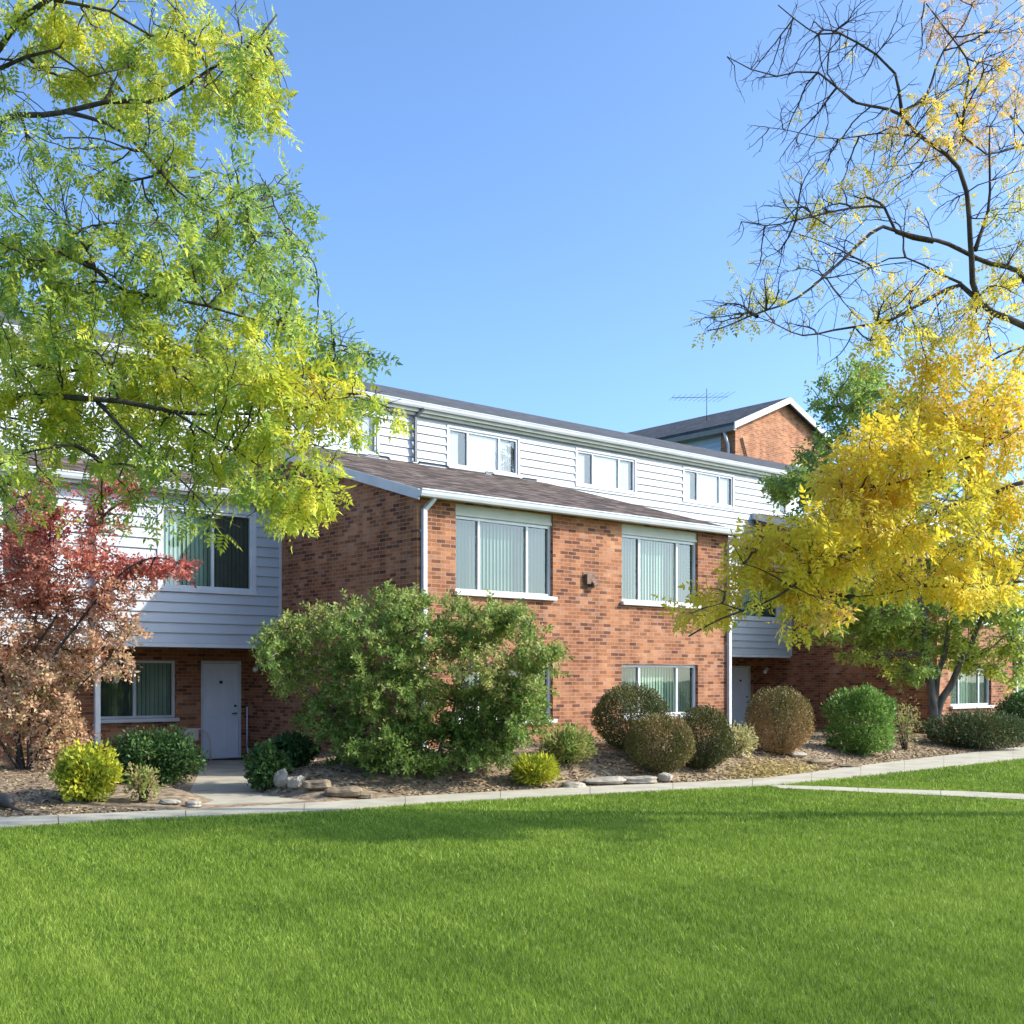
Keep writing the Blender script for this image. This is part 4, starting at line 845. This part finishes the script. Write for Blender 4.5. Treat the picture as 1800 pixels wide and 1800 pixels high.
def shrub(idx, label, px, py, w, h, n, ls, mat, tint=.5, ragged=.08, dens_in=4, leaf_asp=.5, depth=1.0, stems=9, flat=0.0, spiky=0, group=None, cat='shrub', lop=0, zt=0, tj=.16):
    x, y, z = spot(px, py); k = y/F; rx, rz = w*k/2, h*k/2; ry = rx*depth
    nm = 'shrub.%03d' % idx; root = empty(nm, (x, y+ry*.0, z)); tag(root, label, cat, group)
    r = np.random.default_rng(idx*13+5)
    d = unit(r.normal(0, 1, (n, 3))); rad_ = r.random(n)**(1/dens_in)
    th = np.arctan2(d[:, 1], d[:, 0]); lump = 1+ragged*(np.sin(th*3+idx)*.6+np.sin(th*5-d[:, 2]*4+idx*2)*.5+np.sin(d[:, 2]*6+th*2+idx)*.5)+r.normal(0, ragged*.35, n)
    P = d*rad_[:, None]*lump[:, None]
    if flat: P[:, 2] = np.sign(P[:, 2])*np.abs(P[:, 2])**(1-flat)
    c = np.array([0, 0, rz*(1.0)]); S = np.array([rx, ry, rz*(1.02)])
    if lop: S = S
    V0 = P*S+c; keep = V0[:, 2] > .015; V0 = V0[keep]; d = d[keep]; rad_ = rad_[keep]; m = len(V0)
    dir_ = unit(d*(.9+spiky)+r.normal(0, .7, (m, 3))+np.array([0, 0, .35+spiky*.6])); wv = unit(np.cross(dir_, r.normal(0, 1, (m, 3)))); nv = np.cross(dir_, wv)
    s_ = ls*r.uniform(.6, 1.35, m)[:, None]
    a = V0-dir_*s_*.5; b = V0+wv*s_*leaf_asp*.5+nv*s_*.08; c2 = V0+dir_*s_*.5; e = V0-wv*s_*leaf_asp*.5+nv*s_*.08
    V = np.stack([a, b, c2, e], 1).reshape(-1, 3)
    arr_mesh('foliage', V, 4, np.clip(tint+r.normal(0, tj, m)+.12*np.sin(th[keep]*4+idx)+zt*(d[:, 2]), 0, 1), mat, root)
    mb = MB()
    for i in range(stems):
        an = 2*math.pi*i/stems+r.uniform(-.3, .3); q = r.uniform(.35, .8)
        mb.tube([(r.uniform(-.05, .05), r.uniform(-.05, .05), -.04), (math.cos(an)*rx*q*.45, math.sin(an)*ry*q*.45, rz*.7), (math.cos(an)*rx*q, math.sin(an)*ry*q, rz*(1.1+.5*r.random()))], [.02, .013, .006], 5)
    mb.build('stems', M['bark'], root)
    return root
clip_g = 'clipped ball shrubs in front of the brick wall'
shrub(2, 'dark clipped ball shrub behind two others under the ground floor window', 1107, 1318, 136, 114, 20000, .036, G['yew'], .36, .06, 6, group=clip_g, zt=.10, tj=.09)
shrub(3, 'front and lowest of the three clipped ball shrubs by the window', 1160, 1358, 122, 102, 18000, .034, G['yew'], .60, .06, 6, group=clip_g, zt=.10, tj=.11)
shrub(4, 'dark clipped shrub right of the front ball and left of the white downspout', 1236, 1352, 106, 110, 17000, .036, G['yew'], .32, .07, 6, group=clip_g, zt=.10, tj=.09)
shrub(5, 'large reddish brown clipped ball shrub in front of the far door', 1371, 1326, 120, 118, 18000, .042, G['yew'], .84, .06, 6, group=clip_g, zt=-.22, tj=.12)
shrub(6, 'bright green squarish shrub in front of the shaded brick flank', 1516, 1326, 120, 116, 9000, .08, G['bright'], .6, .16, 4, flat=.25, spiky=.4)
shrub(7, 'low spreading dark juniper under the far ground floor window', 1720, 1316, 200, 66, 14000, .08, G['juniper'], .5, .14, 3, .3, depth=.6, spiky=.3)
shrub(8, 'dark evergreen shrub at the right edge by the far downspout', 1800, 1300, 96, 84, 7000, .08, G['deep'], .4, .14, 4)
shrub(9, 'small pale yellow plant between the clipped balls beside the white downspout', 1300, 1330, 56, 56, 1500, .07, G['pale'], .7, .2, 2.5, .4, spiky=.6, stems=7)
shrub(10, 'low yellow green grassy plant near the walk right of the wide shrub', 941, 1380, 86, 54, 2600, .10, G['lime'], .5, .15, 2.5, .22, spiky=.9, stems=7)
shrub(11, 'loose mid green plant behind the yellow grassy plant', 1000, 1342, 96, 66, 3000, .075, G['viburnum'], .60, .22, 2.5, .4, spiky=.5)
shrub(12, 'deep green leafy shrub right of the near entry path', 470, 1388, 70, 78, 4500, .075, G['deep'], .55, .24, 3, .6)
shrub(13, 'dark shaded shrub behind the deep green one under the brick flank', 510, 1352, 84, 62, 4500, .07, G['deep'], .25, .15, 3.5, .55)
shrub(14, 'round lime yellow shrub left of the near entry path', 152, 1408, 104, 96, 5200, .075, G['lime'], .55, .22, 3, .5, spiky=.2)
shrub(15, 'low dark green hedge shrub under the near ground floor window', 275, 1380, 150, 94, 11000, .065, G['deep'], .5, .2, 3, .5, depth=.6)
shrub(16, 'thin leggy olive sprig in front of the dark green hedge shrub', 252, 1410, 62, 68, 700, .065, G['viburnum'], .78, .25, 1.8, .5, spiky=.4)
shrub(17, 'straggly brown stemmed twig plant behind the bright green squarish shrub', 1590, 1318, 60, 90, 900, .06, G['viburnum'], .85, .3, 2, .4)

# ---------------------------------------------------------------- stones, log, meter box
def rock(idx, label, px, py, w, h, dp, mat, name='stone', seed=0, rot=0, group=None):
    x, y, z = spot(px, py); k = y/F; bm = bmesh.new(); bmesh.ops.create_icosphere(bm, subdivisions=3, radius=1)
    r = random.Random(idx*31); ph = [r.uniform(0, 6) for _ in range(6)]
    for v in bm.verts:
        c = v.co; q = Vector([math.copysign(abs(a)**.6, a) for a in c]); nn = 1+.10*math.sin(q.x*3+ph[0])+.08*math.sin(q.y*4+ph[1])+.06*math.sin(q.z*5+ph[2])+.03*math.sin(q.x*9+q.y*8+ph[3])
        v.co = Vector((q.x*w*k/2*nn, q.y*dp/2*nn, (q.z*.5+.42)*h*k*nn))
    me_ = bpy.data.meshes.new(name); bm.to_mesh(me_); bm.free(); me_.materials.append(mat)
    o = bpy.data.objects.new(name, me_); C.objects.link(o); o.location = (x, y, z); o.rotation_euler = (0, 0, rot); tag(o, label, 'stone', group); return o
eg = 'edging stones along the mulch beds'
rock(1, 'pale upright stone next to the deep green shrub at the entry path', 494, 1383, 24, 28, .25, M['stone'], rot=.4, group=eg)
rock(2, 'rounded pale stone second from the deep green shrub', 519, 1385, 26, 22, .25, M['stone'], rot=-.2, group=eg)
rock(3, 'dark brown flat stone in the row below the wide shrub', 556, 1387, 46, 16, .3, M['stone_brown'], rot=.1, group=eg)
rock(4, 'long tan flat stone at the front of the row below the wide shrub', 603, 1399, 60, 18, .32, M['stone_brown'], rot=.2, group=eg)
rock(5, 'small brown stone at the right end of the row below the wide shrub', 642, 1403, 26, 9, .2, M['stone_brown'], group=eg)
rock(6, 'left one of the pale flat stones below the front ball shrub', 1008, 1386, 44, 11, .3, M['stone'], rot=.3, group=eg)
rock(7, 'widest pale flat stone below the front ball shrub', 1062, 1378, 70, 13, .35, M['stone'], rot=.2, group=eg)
rock(8, 'right one of the pale flat stones below the front ball shrub', 1122, 1377, 56, 13, .3, M['stone'], rot=.1, group=eg)
rock(9, 'blocky grey stone at the right end of the pale stones below the ball shrub', 1170, 1373, 26, 15, .25, M['stone'], rot=-.3, group=eg)
rock(10, 'pale stone at the foot of the reddish brown ball shrub', 1400, 1331, 36, 10, .3, M['stone'], rot=.2, group=eg)
rock(11, 'dark slab of edging stone beside the dry yellow leaf litter', 1440, 1342, 60, 9, .35, M['stone_brown'], rot=.7, group=eg)
rock(12, 'thin dark stone nearest the walk beside the dry yellow leaf litter', 1495, 1350, 46, 7, .3, M['stone_brown'], rot=.7, group=eg)
rock(13, 'small pale stone in the bed under the near downspout', 340, 1419, 30, 12, .2, M['stone'], group=eg)
rock(14, 'flat tan stone at the foot of the olive sprig', 300, 1413, 40, 8, .22, M['stone'], group=eg)
# black log at the left edge
x, y, z = spot(8, 1424); mb = MB(); mb.tube([(-.35, .1, .12), (-.1, .02, .13), (.05, -.02, .11), (.12, -.05, .07)], [.09, .10, .09, .05], 10); mb.tube([(.0, -.02, .08), (.15, -.08, .03), (.30, -.14, .0)], [.03, .022, .01], 6)
o = mb.build('log', M['metal_dark']); o.location = (x, y, z); tag(o, 'charred black log lying in the mulch at the left edge', 'log')
# beige utility box with a curved pipe left of the near door
E1 = B.matrix_basis @ Vector((-1.55, 5.75, 0)); E1.z = float(bedz(E1.x, E1.y))
UB = empty('utility_box', E1, ANG); tag(UB, 'small beige utility box on a post with a curved pipe left of the near door', 'utility box')
mb = MB(); mb.box(-.16, .16, -.08, .08, .36, .62); mb.build('cabinet', M['beige'], UB, .03)
mb = MB(); mb.box(-.04, .04, -.04, .04, -.05, .37); mb.build('post', M['beige'], UB)
mb = MB(); mb.tube([(.12, 0, .60), (.24, -.02, .60), (.36, -.03, .50), (.42, -.04, .32), (.43, -.04, -.05)], .018, 8); mb.build('pipe', M['beige'], UB)
